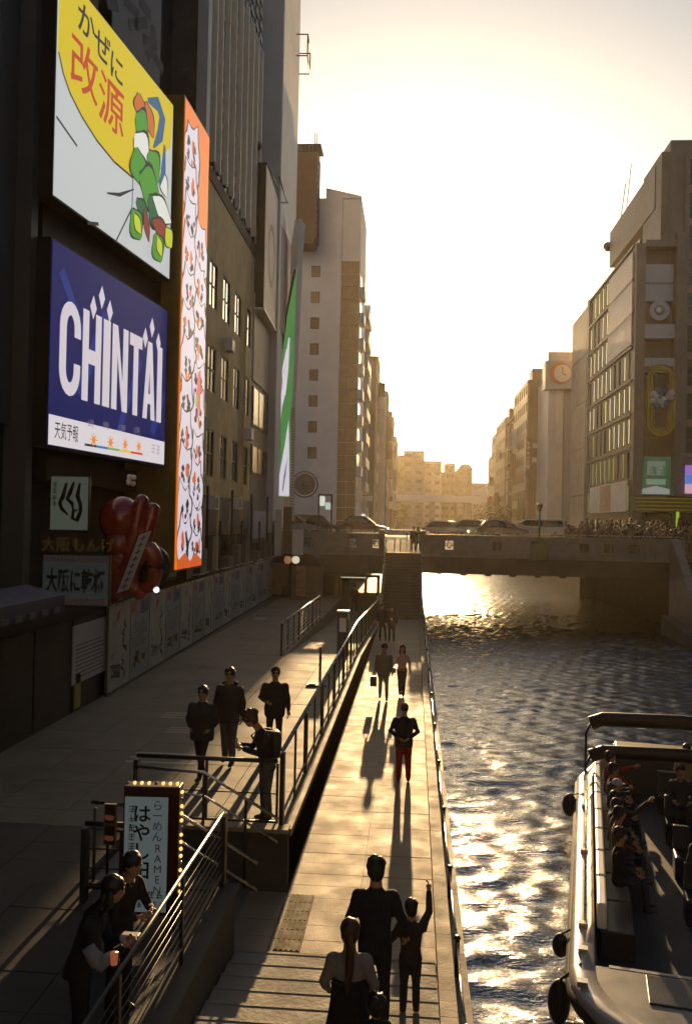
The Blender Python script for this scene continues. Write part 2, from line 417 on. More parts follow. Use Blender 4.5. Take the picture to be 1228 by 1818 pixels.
# ---------------------------------------------------------------- upper promenade
def slope(y): return UP if y < 31.5 else max(.0, UP-(y-31.5)*UP/18)
up = MB(); up.box(-10.5, XL, 13.5, 31.5, -.3, UP-.02).box(-10.5, -4.5, 31.5, 58, -.3, UP-.02).box(-10.5, -2.4, 2, 11.4, -.3, UP-.02).box(-10.5, -4.3, 11.4, 13.5, -.3, UP-.02)
up = up.build('upper_promenade', K['joint'], kind='structure')
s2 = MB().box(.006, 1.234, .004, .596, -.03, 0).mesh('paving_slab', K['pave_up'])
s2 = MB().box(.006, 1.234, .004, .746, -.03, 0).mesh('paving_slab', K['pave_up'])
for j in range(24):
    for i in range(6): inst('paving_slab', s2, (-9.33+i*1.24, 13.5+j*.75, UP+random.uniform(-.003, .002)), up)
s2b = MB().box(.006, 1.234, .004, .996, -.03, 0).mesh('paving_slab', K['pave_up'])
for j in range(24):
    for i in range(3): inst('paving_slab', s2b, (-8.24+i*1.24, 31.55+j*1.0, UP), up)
s2d = MB().box(.006, 1.234, .004, .746, -.03, 0).mesh('paving_slab', K['pave_shade'])
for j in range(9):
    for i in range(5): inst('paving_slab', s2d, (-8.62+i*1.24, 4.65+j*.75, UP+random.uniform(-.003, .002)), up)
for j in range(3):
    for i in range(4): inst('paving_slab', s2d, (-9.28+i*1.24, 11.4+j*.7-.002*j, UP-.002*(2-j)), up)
rp = MB(); rp.add([(-4.5,31.5,-.3),(XL,31.5,-.3),(XL,49.5,-.3),(-4.5,49.5,-.3),(-4.5,31.5,UP),(XL,31.5,UP),(XL,49.5,0),(-4.5,49.5,0)], [(0,3,2,1),(4,5,6,7),(0,1,5,4),(1,2,6,5),(2,3,7,6),(3,0,4,7)])
rp.box(-4.5, -1.95, 49.5, 86, -.3, 0)
rp.build('promenade_ramp', K['pave_up'], kind='structure')
# light inlaid stone marks in the promenade
mk = mat('inlaid_marking', (.34, .32, .27), .5, var=.2)
ml = MB()
for (u1, v1, u2, v2) in [(248, 1330, 345, 1358), (300, 1262, 330, 1275), (306, 1288, 345, 1302), (455, 1096, 470, 1100)]:
    a = at_z(u1, v1, UP); c = at_z(u2, v2, UP)
    x0, x1, y0, y1 = min(a.x, c.x), max(a.x, c.x), min(a.y, c.y), max(a.y, c.y)
    for k in range(3): ml.box(x0, x1, y0+(y1-y0)*k/3, y0+(y1-y0)*(k/3+.12), UP-.01, UP+.004)
ml.build('paving_marking', mk, up)
# divider wall with kerb between the two levels
dv = thing('divider_wall', 'dark concrete wall and pale kerb dividing the upper promenade from the lower walkway', 'wall', (XL, 30, 0))
m = MB()
ptsY = [13.5, 31.5, 49.5, 52]
def wz(y): return slope(y)+.02
for a, c in zip(ptsY[:-1], ptsY[1:]):
    m.add([(XL-.18,a,-.3),(XL,a,-.3),(XL,c,-.3),(XL-.18,c,-.3),(XL-.18,a,wz(a)),(XL,a,wz(a)),(XL,c,wz(c)),(XL-.18,c,wz(c))], [(0,3,2,1),(4,5,6,7),(0,1,5,4),(1,2,6,5),(2,3,7,6),(3,0,4,7)])
m.build('wall_face', K['conc_dark'], dv)
yy = 13.5
while yy < 51.9:
    c = min(yy+1.5, 52) if yy+1.5 > 31.5 or yy >= 31.5 else yy+1.5
    a_, c_ = yy, min(yy+1.5, 52)
    for (xa, xb, hh, mt_) in ((XL-.26, XL-.053, .08, K['conc_dark']), (XL-.05, XL+.03, .1, K['kerb'])):
        mm = MB().add([(xa,a_+.006,wz(a_)),(xb,a_+.006,wz(a_)),(xb,c_,wz(c_)),(xa,c_,wz(c_)),(xa,a_+.006,wz(a_)+hh),(xb,a_+.006,wz(a_)+hh),(xb,c_,wz(c_)+hh),(xa,c_,wz(c_)+hh)], [(0,3,2,1),(4,5,6,7),(0,1,5,4),(1,2,6,5),(2,3,7,6),(3,0,4,7)]); mm.build('kerb_block', mt_, dv)
    yy += 1.5
# stair well with small steps
wl = thing('stairwell', 'dark recessed stairwell between promenade and lower walkway', 'stairwell', (-3, 12.4, 0))
MB().box(-4.3, XL-.003, 13.38, 13.495, -.3, UP+.1).build('side_wall', K['conc_dark'], wl); MB().box(-4.3, -2.4, 11.4, 11.5, -.3, UP+.02).build('side_wall', K['conc_dark'], wl)
MB().box(-4.3, XL, 13.33, 13.6, UP+.1, UP+.16).build('coping', K['kerb'], wl)
for i in range(6):
    MB().box(-4.3+i*.32, -3.98+i*.32, 11.5, 13.38, -.2, UP-.13*(i+1)).build('step', K['conc'], wl)
nw = MB().box(-2.42, -2.22, 5.0, 11.4, -.2, UP+.02).box(-2.46, -2.18, 5.0, 11.45, UP+.02, UP+.1)
nw.build('promenade_edge_wall', K['conc_dark'], label='dark concrete edge wall under the cable railing beside the ramen sign', cat='wall')

# ---------------------------------------------------------------- railings
K['oldsteel'] = mat('dull_steel', (.16, .15, .14), .4, .8, var=.2, scale=6)
def railing(name, label, cat, pts, h=1.15, post_every=1.3, bars=4, mats=(K['steel'], K['dsteel']), wide=3, top_r=.035, group=None, base=.1):
    c0 = Vector(pts[0]); t = thing(name, label, cat, c0, group)
    m = MB()
    m.path([Vector(p)+Vector((0, 0, h)) for p in pts], top_r, 8); m.build('top_rail', mats[0], t)
    m = MB(); m.path([Vector(p)+Vector((0, 0, base+.08)) for p in pts], .02, 6); m.build('bottom_rail', mats[0], t)
    for k in range(bars):
        z = base+.08+(h-base-.15)*(k+1)/(bars+1)
        MB().path([Vector(p)+Vector((0, 0, z)) for p in pts], .006 if bars > 3 else .01, 5).build('cable', mats[0], t)
    i = 0
    for a, b_ in zip(pts[:-1], pts[1:]):
        a = Vector(a); b_ = Vector(b_); L_ = (b_-a).length; n = max(1, round(L_/post_every)); d = (b_-a).normalized()
        for k in range(n+(1 if b_ == Vector(pts[-1]) else 0)):
            p = a+(b_-a)*k/n; m = MB()
            if i % wide == 0: m.box(p.x-.035, p.x+.035, p.y-.07, p.y+.07, p.z, p.z+h-.05)
            else: m.box(p.x-.018, p.x+.018, p.y-.03, p.y+.03, p.z, p.z+h-.03)
            m.build('post', mats[1], t); i += 1
    return t
xr_ = XL-.14
railing('divider_railing', 'long steel handrail with dark posts on the wall between the two walkways', 'railing',
        [(xr_, 13.6, UP+.12), (xr_, 31.5, UP+.12), (xr_, 49.5, .14), (xr_-.1, 51.8, .14)], h=1.18, post_every=1.45, bars=0, wide=2)
# thin balusters on the ramp stretch
railing('stairwell_guard_rail', 'dark guard rail that the man with the phone leans at', 'railing', [(-4.3, 13.75, UP), (-2.05, 13.75, UP)], h=1.08, post_every=1.1, bars=1, mats=(K['dsteel'], K['dsteel']), base=.05)
railing('ramp_railing', 'short bright-topped railing beside the ramp in the middle of the promenade', 'railing', [(-4.65, 31.5, UP), (-4.55, 43.5, UP)], h=1.2, post_every=1.5, bars=5)
railing('cable_railing', 'cable railing with thin top rail running past the ramen sign', 'railing', [(-2.38, 5.2, UP+.1), (-2.38, 11.35, UP+.1)], h=.96, post_every=1.9, bars=6, top_r=.02, mats=(K['oldsteel'], K['dsteel']))
# sloping handrails of the small stair
for yy, lab in ((11.5, 'nearer sloping double handrail of the little stair beside the ramen sign'), (13.25, 'farther sloping handrail of the little stair below the man with the phone')):
    t = thing('stair_handrail', lab, 'handrail', (-3.4, yy, UP))
    MB().path([(-4.2, yy, UP+1.05), (-3.1, yy, UP+1.0), (-1.95, yy, UP+.35)], .024, 8).build('top_rail', K['steel'], t)
    MB().path([(-4.2, yy, UP+.7), (-3.1, yy, UP+.65), (-1.95, yy, UP+.0)], .018, 8).build('mid_rail', K['steel'], t)
    for x in (-4.15, -3.1, -2.45): MB().tube((x, yy, .1), (x, yy, UP+.98-(max(0, x+3.1))*.55), .022).build('post', K['dsteel'], t)
railing('promenade_end_rail', 'low dark rail standing left of the ramen sign', 'railing', [(-4.05, 10.9, UP), (-3.55, 10.9, UP)], h=.98, post_every=.5, bars=2, mats=(K['dsteel'], K['dsteel']), wide=1)
# bollard pylon, signpost with base plate
p = at_z(608, 1165, UP); t = thing('metal_pylon', 'tall square grey metal pylon standing at the top of the ramp', 'pylon', (p.x, p.y, UP))
MB().box(p.x-.2, p.x+.2, p.y-.2, p.y+.2, UP, UP+1.6).build('body', K['greyblue'], t, bevel=.015)
MB().box(p.x-.22, p.x+.22, p.y-.22, p.y+.22, UP+1.6, UP+1.66).build('cap', K['steel'], t)
MB().box(p.x-.12, p.x+.12, p.y-.205, p.y-.2, UP+.9, UP+1.4).build('plate', K['white'], t)
p = at_z(562, 1217, UP); t = thing('sign_post', 'dark thin post on a flat black base plate in the middle of the promenade', 'post', (p.x, p.y, UP))
MB().box(p.x-.3, p.x+.3, p.y-.22, p.y+.22, UP, UP+.05).build('base_plate', K['black'], t, bevel=.01)
MB().box(p.x+.06, p.x+.13, p.y-.03, p.y+.03, UP+.05, UP+1.15).build('pole', K['dsteel'], t)
MB().box(p.x-.22, p.x-.02, p.y-.12, p.y+.1, UP+.05, UP+.07).build('weight', K['dsteel'], t)

# ---------------------------------------------------------------- far bridge
BY0, BY1 = 58.0, 86.0
def zdeck(y): t = min(1, max(0, (y-60)/7)); u = min(1, max(0, (84-y)/7)); return 3.7+.92*min(t, u)
m = MB()
ysd = [58.4, 60, 67, 77, 84, 85.6]
for a, c in zip(ysd[:-1], ysd[1:]):
    m.add([(-12,a,3.2),(70,a,3.2),(70,c,3.2),(-12,c,3.2),(-12,a,zdeck(a)),(70,a,zdeck(a)),(70,c,zdeck(c)),(-12,c,zdeck(c))], [(0,3,2,1),(4,5,6,7),(0,1,5,4),(1,2,6,5),(2,3,7,6),(3,0,4,7)])
m.build('bridge_road', K['asphalt'], kind='structure')
br = thing('road_bridge', 'low concrete road bridge crossing the canal with square openings in its parapet', 'bridge', (5, 72, WAT))
m = MB(); m.box(.66, XR, 58.25, 85.8, 2.55, 3.2).box(-9.2, .655, 58.25, 85.8, 2.75, 3.2)
for x in np.arange(1.5, 17, 1.6): m.box(x, x+.4, 58.35, 85.7, 2.3, 2.55)
m.build('deck_girder', K['conc_dark'], br)
m = MB(); m.box(.58, 17.6, 58.0, 58.25, 2.42, 3.50).box(-9.2, -1.96, 58.0, 58.25, 2.3, 3.50); m.build('fascia', mat('rusty_fascia', (.10, .075, .055), .7, var=.25, scale=1.2, stain=.4), br)
m = MB(); m.box(.58, 17.6, 57.86, 58.4, 3.50, 3.62).box(-9.2, -1.96, 57.86, 58.4, 3.50, 3.62); m.build('ledge', K['stone'], br)
def parapet(x0, x1, holes, z0=3.62, z1=4.86, y0=58.0, name='parapet', par=None):
    par = par or br
    m = MB(); hs = sorted(holes); cur = x0
    for h in hs:
        m.box(cur, h-.3, y0+.0, y0+.3, z0, z1); m.box(h-.3, h+.3, y0+.0, y0+.3, z0, z0+.38); m.box(h-.3, h+.3, y0, y0+.3, z1-.28, z1); cur = h+.3
    m.box(cur, x1, y0, y0+.3, z0, z1); m.build('parapet_wall', K['stone'], par)
    for h in hs:
        f = MB(); f.box(h-.3, h-.26, y0+.05, y0+.2, z0+.38, z1-.28).box(h+.26, h+.3, y0+.05, y0+.2, z0+.38, z1-.28)
        f.path([(h+.17*math.cos(k*math.pi/6), y0+.13, (z0+z1)/2+.05+.17*math.sin(k*math.pi/6)) for k in range(13)], .025, 5)
        f.tube((h-.26, y0+.13, (z0+z1)/2+.05), (h-.1, y0+.13, (z0+z1)/2+.05), .02).tube((h+.1, y0+.13, (z0+z1)/2+.05), (h+.26, y0+.13, (z0+z1)/2+.05), .02)
        f.build('opening_grille', K['dsteel'], par)
        if h > 3: MB().box(h-.297, h+.297, y0+.22, y0+.26, z0+.383, z1-.283).build('added_dark_backing', K['frame'], par)  # added dark backing, keeps the lit road from showing through the holes
    x = x0
    while x < x1:
        e = min(x+2.4, x1); MB().box(x+.01, e, y0-.07, y0+.37, z1, z1+.12).build('coping_block', K['stone'], par)
        MB().box(x+.0, x+.05, y0-.03, y0, z0+.05, z1-.05).build('pilaster', K['stone'], par); x += 2.4
hx = [at_y(u, 965, 58).x for u in (797, 882, 1036, 1080, 1125)]
parapet(.62, 17.3, hx)
parapet(-9.1, -2.0, [at_y(u, 965, 58).x for u in (548, 625, 668)])
m = MB(); m.box(-9.2, 60, 85.6, 86, 2.4, 4.86); m.build('far_parapet', K['stone'], br)
m = MB(); m.path([(.7, 58.15, 5.12), (17.2, 58.15, 5.12)], .035, 6); m.path([(-9, 58.15, 5.12), (-2.1, 58.15, 5.12)], .035, 6)
for x in list(np.arange(.8, 17.2, 1.6))+list(np.arange(-8.8, -2.1, 1.6)): m.tube((x, 58.15, 4.98), (x, 58.15, 5.12), .02)
m.build('hand_rail', K['steel'], br)
# right wing wall with descending stair parapet
ww = thing('stair_wing_wall', 'stone wall of the right bank stair slanting down from the bridge to the canal', 'wall', (16.5, 55, -1))
m = MB(); m.prism([(57.8, -1.5), (57.8, 4.85), (57.2, 4.85), (53.4, 1.6), (46, 1.6), (46, -1.5)], 16.3, 16.65, 'x'); m.build('wall_face', K['stone'], ww)
m = MB(); m.prism([(57.8, 4.85), (57.8, 5.0), (57.15, 5.0), (53.35, 1.75), (46, 1.75), (46, 1.6), (53.4, 1.6), (57.2, 4.85)], 16.23, 16.72, 'x'); m.build('coping', K['stone'], ww)
m = MB()
for i in range(12): m.box(16.66, 20.5, 52.5+i*.42, 52.92+i*.42, .6, 1.0+i*.24)
m.build('steps', K['conc'], ww)
m = MB(); m.prism([(57, -1.6), (57, .2), (48, -.7), (48, -1.6)], 15.6, 16.297, 'x'); m.build('footing', K['conc'], ww)
# stairs up to the bridge
bs = thing('bridge_staircase', 'dark stone staircase from the lower walkway up to the far bridge, between sloping stringers', 'staircase', (-.6, 56, 0))
N = 22; y = 52.0
for i in range(N):
    z = 3.7*(i+1)/N
    MB().box(-1.78, .46, y, 60.2, z-3.7/N, z).build('step', K['conc_dark'], bs)
    MB().box(-1.78, .46, y-.015, y+.05, z, z+.012).build('nosing', K['conc'], bs)
    y += .34 if i != 10 else .95
for xa, xb in ((-1.95, -1.79), (.47, .62)):
    MB().prism([(51.9, -.2), (60.3, -.2), (60.3, 3.95), (59.8, 3.95), (56.9, 2.1), (55.8, 2.1), (51.9, .35)], xa, xb, 'x').build('stringer', K['kerb'], bs)
for xr2 in (-1.87, .545):
    mm = MB(); mm.path([(xr2, 51.9, 1.15), (xr2, 55.8, 2.95), (xr2, 56.9, 2.95), (xr2, 59.8, 4.8), (xr2, 60.5, 4.8)], .035, 7)
    for (a, z) in ((51.95, .3), (53.9, 1.15), (55.8, 2.0), (57.8, 2.6), (59.7, 3.8)): mm.tube((xr2, a, z), (xr2, a, z+.95), .025)
    mm.build('hand_rail', K['steel'], bs)
# gate and barrier posts at the stair top
m = MB()
for x in (-1.3, -.9, -.2): m.tube((x, 60.6, 3.7), (x, 60.6, 4.6), .04)
m.build('barrier_posts', K['dsteel'], bs)
for x in (-2.1, .62):
    MB().box(x-.18, x+.18, 58.0, 58.5, 3.62, 5.2).build('gate_pier', K['stone'], bs)
# road railing on the bridge
railing('road_guard_rail', 'thin double road guard rail behind the stair top on the bridge', 'railing', [(-3.5, 64.5, 4.1), (2.5, 64.5, 4.1)], h=.95, post_every=1.5, bars=2, wide=1, top_r=.03)
# pale sunlit far lamp post and green lamp
p = at_y(957, 905, 58.15)
t = thing('street_lamp', 'green lamp post on a rounded green pedestal standing on the bridge parapet', 'street lamp', (p.x, 57.9, 3.6))
MB().box(p.x-.55, p.x+.55, 57.70, 58.4, 3.40, 4.55).build('pedestal', K['green'], t, bevel=.06)
MB().ell((p.x, 58.05, 4.55), (.55, .35, .35), 14, 8, zmin=-.1).build('pedestal_cap', K['green'], t)
MB().tube((p.x, 58.05, 4.8), (p.x, 58.05, 6.6), .07, .05).build('pole', K['green'], t)
MB().tube((p.x, 58.05, 6.6), (p.x, 58.05, 6.95), .09, .2).ell((p.x, 58.05, 7.0), (.2, .2, .16)).build('lantern', K['dsteel'], t)
# gate under the left part of the bridge
t = thing('underpass_gate', 'steel-framed gate and lit beam at the dark underpass below the bridge', 'gate', (-3.3, 56.5, 0))
MB().box(-6.0, -2.1, 56.4, 56.6, 2.15, 2.3).build('beam', K['dsteel'], t)
MB().box(-4.6, -3.0, 56.34, 56.4, 2.10, 2.14).build('light_strip', scr('strip_light', 235, 225, 180), t)
for x in (-5.9, -4.9, -3.9, -3.0, -2.2): MB().box(x-.09, x+.09, 56.4, 56.6, 0 if x > -4.5 else UP, 2.15).build('post', K['greyblue'], t)
MB().box(-9, -4.7, 58.6, 58.9, UP-.1, 2.9).build('back_wall', K['shopdark'], t)
p = at_y(648, 1045, 57); MB().prism([(p.x-.14, p.z-.12), (p.x+.14, p.z-.12), (p.x, p.z+.14)], 57, 57.03).build('warning_sign', scr('amber', 240, 190, 60, .8), t)
# ---------------------------------------------------------------- the viewer's own bridge and the rest of the street behind and beside the camera
vb = thing('viewer_bridge', 'stone footbridge that the photograph is taken from, just below the bottom edge', 'bridge', (5, -5, WAT))
MB().box(-9.2, XR, -14, .9, 3.4, 3.95).build('deck', K['conc'], vb)
MB().box(-9.2, XR, .55, .9, 3.95, 4.6).build('parapet', K['stone'], vb)
MB().box(.9, 1.5, -13, .5, -3, 3.4).build('pier', K['conc'], vb)
UU = (math.sin(R(6)), math.cos(R(6)), 0)
_gr = random.Random(99)
def glyphs(mb, x, z, size, n, vertical=False, d=0.0, w=None):
    """illegible distant characters, as they read in the photograph: short crossing strokes"""
    w = w or size*.12
    for i in range(n):
        cx = x+(0 if vertical else i*size*1.15); cz = z-(i*size*1.2 if vertical else 0)
        for k in range(_gr.randint(2, 3)): q = cz+size*(.15+.33*k); mb.stroke([(cx+size*.08, q), (cx+size*.9, q+_gr.uniform(-.04, .06)*size)], w, d)
        for k in range(_gr.randint(1, 2)): q = cx+size*_gr.uniform(.25, .75); mb.stroke([(q, cz+size*.95), (q+_gr.uniform(-.2, .2)*size, cz)], w, d)
    return mb
def at_T(T, u, v):
    """photo pixel -> local (x, z) on the sign face T"""
    o = Vector((0, 0, CAMZ)); d = ray(u, v); n = T.to_3x3() @ Vector((0, 1, 0)); p0 = T.translation
    p = T.inverted() @ (o + d*((p0-o).dot(n)/d.dot(n))); return (p.x, p.z)
def pp(T, pts): return [at_T(T, *p) for p in pts]
def solid(name, label, cat, boxes, m, part='wall', group=None):
    x0, x1 = min(b[0] for b in boxes), max(b[1] for b in boxes)
    t = thing(name, label, cat, ((x0+x1)/2, boxes[0][2], boxes[0][4]), group)
    mb = MB()
    for b in boxes: mb.box(*b)
    mb.build(part, m, t); return t

# ---------------------------------------------------------------- left bank, nearest: billboard building
FX = -9.4
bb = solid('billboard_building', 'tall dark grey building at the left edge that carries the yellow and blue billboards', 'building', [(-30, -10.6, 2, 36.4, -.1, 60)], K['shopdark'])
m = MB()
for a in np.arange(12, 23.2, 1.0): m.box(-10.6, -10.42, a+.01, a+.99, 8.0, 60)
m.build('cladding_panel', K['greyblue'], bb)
MB().box(-10.6, -10.0, 22.0, 22.4, 3.5, 40).build('pilaster', K['greyblue'], bb)
MB(ori((-9.5, 23, 0), UU)).box(-.3, 9.0, .5, 1.6, 12.6, 14.2).build('dark_gap_beam', K['black'], bb)
MB().box(-10.6, -9.9, 23.1, 36.3, 6.6, 7.3).build('soffit_beam', K['shopdark'], bb)

T1 = ori((-9.5, 23, 7.4), UU)
def cabinet(T, name, label, cat, c, art, depth=.45, framem=None, face=None, fw=.06):
    """sign box; c = corners (x0,x1,z0,z1) in the face frame, front at local y=0"""
    x0, x1, z0, z1 = c; p = T @ Vector(((x0+x1)/2, 0, z0)); t = thing(name, label, cat, p)
    m = MB(T); m.box(x0-fw, x1+fw, .02, depth, z0-fw, z1+fw); m.build('cabinet', framem or K['black'], t)
    f = MB(T); f.box(x0, x1, 0, .019, z0, z1); f.build('sign_face', face, t)
    art(t, T); return t
# blue screen with white lettering
def chintai(t, T):
    c_ = c1
    W0 = at_T(T, 106, 600)[0]; W1 = at_T(T, 287, 700)[0]
    zb = at_T(T, 112, 700)[1]; zt = at_T(T, 125, 535)[1]; h = zt-zb
    wts = [1.15, 1.12, .5, 1.1, .95, 1.0, .45]; gap = .11; k = (W1-W0)/(sum(wts)+gap*6); x = W0
    wm = scr('screen_white', 205, 196, 202); s = .36*k
    def letter(polys):
        m = MB(T)
        for q in polys: m.poly(q, -.012)
        m.build('letter', wm, t)
    for i, ch in enumerate('CHINTAI'):
        w_ = wts[i]*k; a, b_ = x, x+w_; z0, z1 = zb, zt
        rect = lambda p, q, r_, u_: [(p, r_), (q, r_), (q, u_), (p, u_)]
        if ch == 'C':
            m = MB(T); n = 16; r = w_/2; out = []; inn = []
            for j in range(n+1):
                an = R(10)+math.pi*(j/n)*1.0
            cx = (a+b_)/2
            pts = [(b_-s/2, z0+h*.36)] + [(cx+(r-s/2)*math.cos(q), z0+r*1.25+(r*1.25-s/2)*math.sin(q)) for q in np.linspace(0, -math.pi, 11)] + [(cx+(r-s/2)*math.cos(q), z1-r*1.25+(r*1.25-s/2)*math.sin(q)) for q in np.linspace(math.pi, 0, 11)] + [(b_-s/2, z0+h*.64)]
            m.stroke(pts, s, -.012); m.build('letter', wm, t)
        elif ch == 'H': letter([rect(a, a+s, z0, z1), rect(b_-s, b_, z0, z1), rect(a+s, b_-s, z0+h*.42, z0+h*.58)])
        elif ch == 'I': letter([rect(a+.02, b_-.02, z0, z1)])
        elif ch == 'N': letter([rect(a, a+s, z0, z1), rect(b_-s, b_, z0, z1), [(a+s, z1), (a+s, z1-h*.35), (b_-s, z0), (b_-s, z0+h*.35)]])
        elif ch == 'T': letter([rect((a+b_)/2-s/2, (a+b_)/2+s/2, z0, z1-h*.15), rect(a, b_, z1-h*.15, z1)])
        elif ch == 'A': letter([[(a, z0), (a+s*.95, z0), ((a+b_)/2+.05*k, z1-h*.2), ((a+b_)/2+.18*k, z1), ((a+b_)/2-.18*k, z1)], [(b_-s*.95, z0), (b_, z0), ((a+b_)/2+.18*k, z1), ((a+b_)/2-.05*k, z1-h*.2)], rect(a+s*.7, b_-s*.7, z0+h*.2, z0+h*.33)])
        x = b_+gap*k
    for (u, v) in ((166, 546), (181, 528), (195, 553), (258, 600), (270, 582), (281, 609)):
        cx, cz = at_T(T, u, v); q = .2*k; MB(T).poly([(cx-q, cz), (cx, cz-q*1.7), (cx+q, cz), (cx, cz+q*1.7)], -.012).build('diamond', wm, t)
    # darker blue streaks of the background film
    bl = scr('screen_blue_light', 36, 50, 120); m = MB(T)
    for (u0, v0, u1, v1, w_) in ((140, 700, 190, 560, .5), (200, 800, 250, 640, .3), (110, 480, 150, 600, .35), (270, 770, 290, 700, .4)): m.stroke(pp(T, [(u0, v0), (u1, v1)]), w_, -.004)
    m.build('film_streak', bl, t)
    # weather strip
    q = pp(T, [(86, 734), (86, 790)]); x0, x1 = c1[0], c1[1]
    z1 = at_T(T, 88, 735)[1]
    MB(T).box(x0+.01, x1-.01, -.012, -.001, at_T(T, 88, 789)[1], z1).build('weather_strip', scr('strip_white', 212, 205, 208), t)
    ink = scr('ink', 50, 45, 55); z0 = at_T(T, 97, 775)[1]
    text_mb(MB(T), '天気予報', at_T(T, 96, 775)[0], z0, .5, -.016, bold=.004, sx=.66).build('lettering', ink, t)
    m = MB(T)
    for i, u in enumerate((158, 185, 212, 238)):
        xx, zz = at_T(T, u, 763+i*3.6)
        text_mb(m, ('6時', '9時', '12時', '15時')[i], xx-.1, zz+.1, .26, -.016)
    m.build('lettering', scr('ink2', 120, 110, 120), t)
    m = MB(T)
    for u in (166, 196, 222, 246):
        xx, zz = at_T(T, u, 781+(u-166)*.15); m.disk(xx, zz, .12, .12, -.016, 0, 10)
        for k in range(8): a = k*math.pi/4; m.stroke([(xx+.13*math.cos(a), zz+.13*math.sin(a)), (xx+.2*math.cos(a), zz+.2*math.sin(a))], .05, -.016)
    m.build('sun_symbol', scr('sun_symbol', 225, 140, 60), t)
    cs = [(45, 50, 60), (50, 120, 170), (120, 170, 90), (230, 190, 60), (210, 70, 60)]
    for i in range(5):
        u0 = 150+i*20.5; MB(T).stroke(pp(T, [(u0, 789+(u0-150)*.17), (u0+20.5, 789+(u0-129.5)*.17)]), .07, -.016).build('colour_bar', scr('bar%d' % i, *cs[i]), t)
    glyphs(MB(T), at_T(T, 268, 805)[0], at_T(T, 268, 805)[1], .36, 2, False, -.016).build('lettering', scr('ink3', 175, 165, 175), t)
c1 = (at_T(T1, 89, 650)[0], at_T(T1, 294, 700)[0], at_T(T1, 88, 790)[1], at_T(T1, 95, 425)[1])
cabinet(T1, 'blue_led_screen', 'large dark blue LED screen reading CHINTAI above a white weather strip', 'screen', c1, chintai, face=scr('screen_blue', 22, 28, 84))
# yellow and white poster
T2 = ori((-9.5, 23, 14.0), UU)
def poster(t, T):
    zt = c2[3]
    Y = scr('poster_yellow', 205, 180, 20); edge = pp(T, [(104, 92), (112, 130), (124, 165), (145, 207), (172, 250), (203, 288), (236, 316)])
    right = pp(T, [(262, 300), (303, 262)])
    pts = [(c2[0]+.01, zt-.01), (c2[0]+.01, edge[0][1])] + edge + right + [(c2[1]-.01, zt-.01)]
    MB(T).poly(pts, -.008).build('yellow_print', Y, t)
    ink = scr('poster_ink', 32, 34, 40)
    MB(T).stroke([p for p in edge], .07, -.012).stroke(pp(T, [(100, 207), (137, 260)]), .07, -.012).stroke(pp(T, [(190, 343), (212, 346), (238, 336)]), [.05, .12, .03], -.012).stroke(pp(T, [(236, 316), (234, 370), (205, 430)]), .06, -.012).stroke(pp(T, [(155, 396), (175, 398)]), .1, -.012).build('ink_line', ink, t)
    for ch, u, v, s_ in (('か', 136, 44, .98), ('ぜ', 166, 88, .98), ('に', 193, 127, .95)):
        xx, zz = at_T(T, u, v); text_mb(MB(T), ch, xx, zz, s_, -.012, bold=.012, sx=1.1).build('lettering', ink, t)
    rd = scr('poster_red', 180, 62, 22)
    for ch, u, v, s_ in (('改', 122, 132, 1.55), ('源', 173, 198, 1.6)):
        xx, zz = at_T(T, u, v); text_mb(MB(T), ch, xx, zz, s_, -.012, bold=.007, sx=1.12).build('lettering', rd, t)
    # plain decorative ribbons and leaves in the poster's colours
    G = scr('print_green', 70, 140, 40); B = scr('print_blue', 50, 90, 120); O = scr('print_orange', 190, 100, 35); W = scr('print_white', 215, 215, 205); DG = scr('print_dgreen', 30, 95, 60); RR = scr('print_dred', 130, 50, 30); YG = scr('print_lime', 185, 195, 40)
    def leaf(u0, v0, u1, v1, w_, m_, d):
        a = Vector(at_T(T, u0, v0)); b_ = Vector(at_T(T, u1, v1)); n = 7
        ps = [a.lerp(b_, i/n) for i in range(n+1)]
        MB(T).stroke([tuple(p) for p in ps], [w_*1.18*math.sin(math.pi*min(.97, max(.06, i/n)))+.06 for i in range(n+1)], d+.002).build('ribbon_print', ink, t)
        MB(T).stroke([tuple(p) for p in ps], [w_*math.sin(math.pi*min(.97, max(.03, i/n))) for i in range(n+1)], d).build('ribbon_print', m_, t)
    MB(T).stroke(pp(T, [(262, 178), (280, 185), (288, 210), (284, 240), (272, 262)]), [.15, .5, .55, .5, .1], -.016).build('ribbon_print', B, t)
    MB(T).stroke(pp(T, [(292, 258), (290, 300), (283, 330)]), [.15, .4, .1], -.016).build('ribbon_print', B, t)
    leaf(284, 300, 296, 350, .7, W, -.014)
    for i, a in enumerate(((246, 165, 250, 212, .9, O), (258, 180, 272, 245, .7, O), (240, 205, 262, 248, 1.3, G), (238, 240, 262, 300, 1.6, W), (240, 262, 250, 330, 1.3, G), (262, 270, 280, 325, 1.4, G), (246, 315, 282, 352, 1.4, G), (262, 350, 285, 400, 1.2, DG), (270, 350, 302, 395, .8, W), (240, 355, 262, 395, .7, DG), (232, 372, 248, 425, 1.1, G), (236, 380, 248, 415, .5, YG), (254, 370, 262, 430, .4, RR), (268, 392, 300, 425, .7, RR), (272, 415, 284, 465, 1.1, G), (277, 420, 284, 455, .5, YG), (292, 405, 302, 440, .8, YG))):
        leaf(*a[:5], a[5], -.018-i*.003)
c2 = (at_T(T2, 97, 300)[0], at_T(T2, 303, 400)[0], at_T(T2, 95, 345)[1], at_T(T2, 308, 188)[1])
cabinet(T2, 'yellow_poster_billboard', 'big yellow and white billboard with red and black Japanese lettering above the blue screen', 'billboard', c2, poster, face=scr('poster_white', 186, 190, 188), depth=.6)
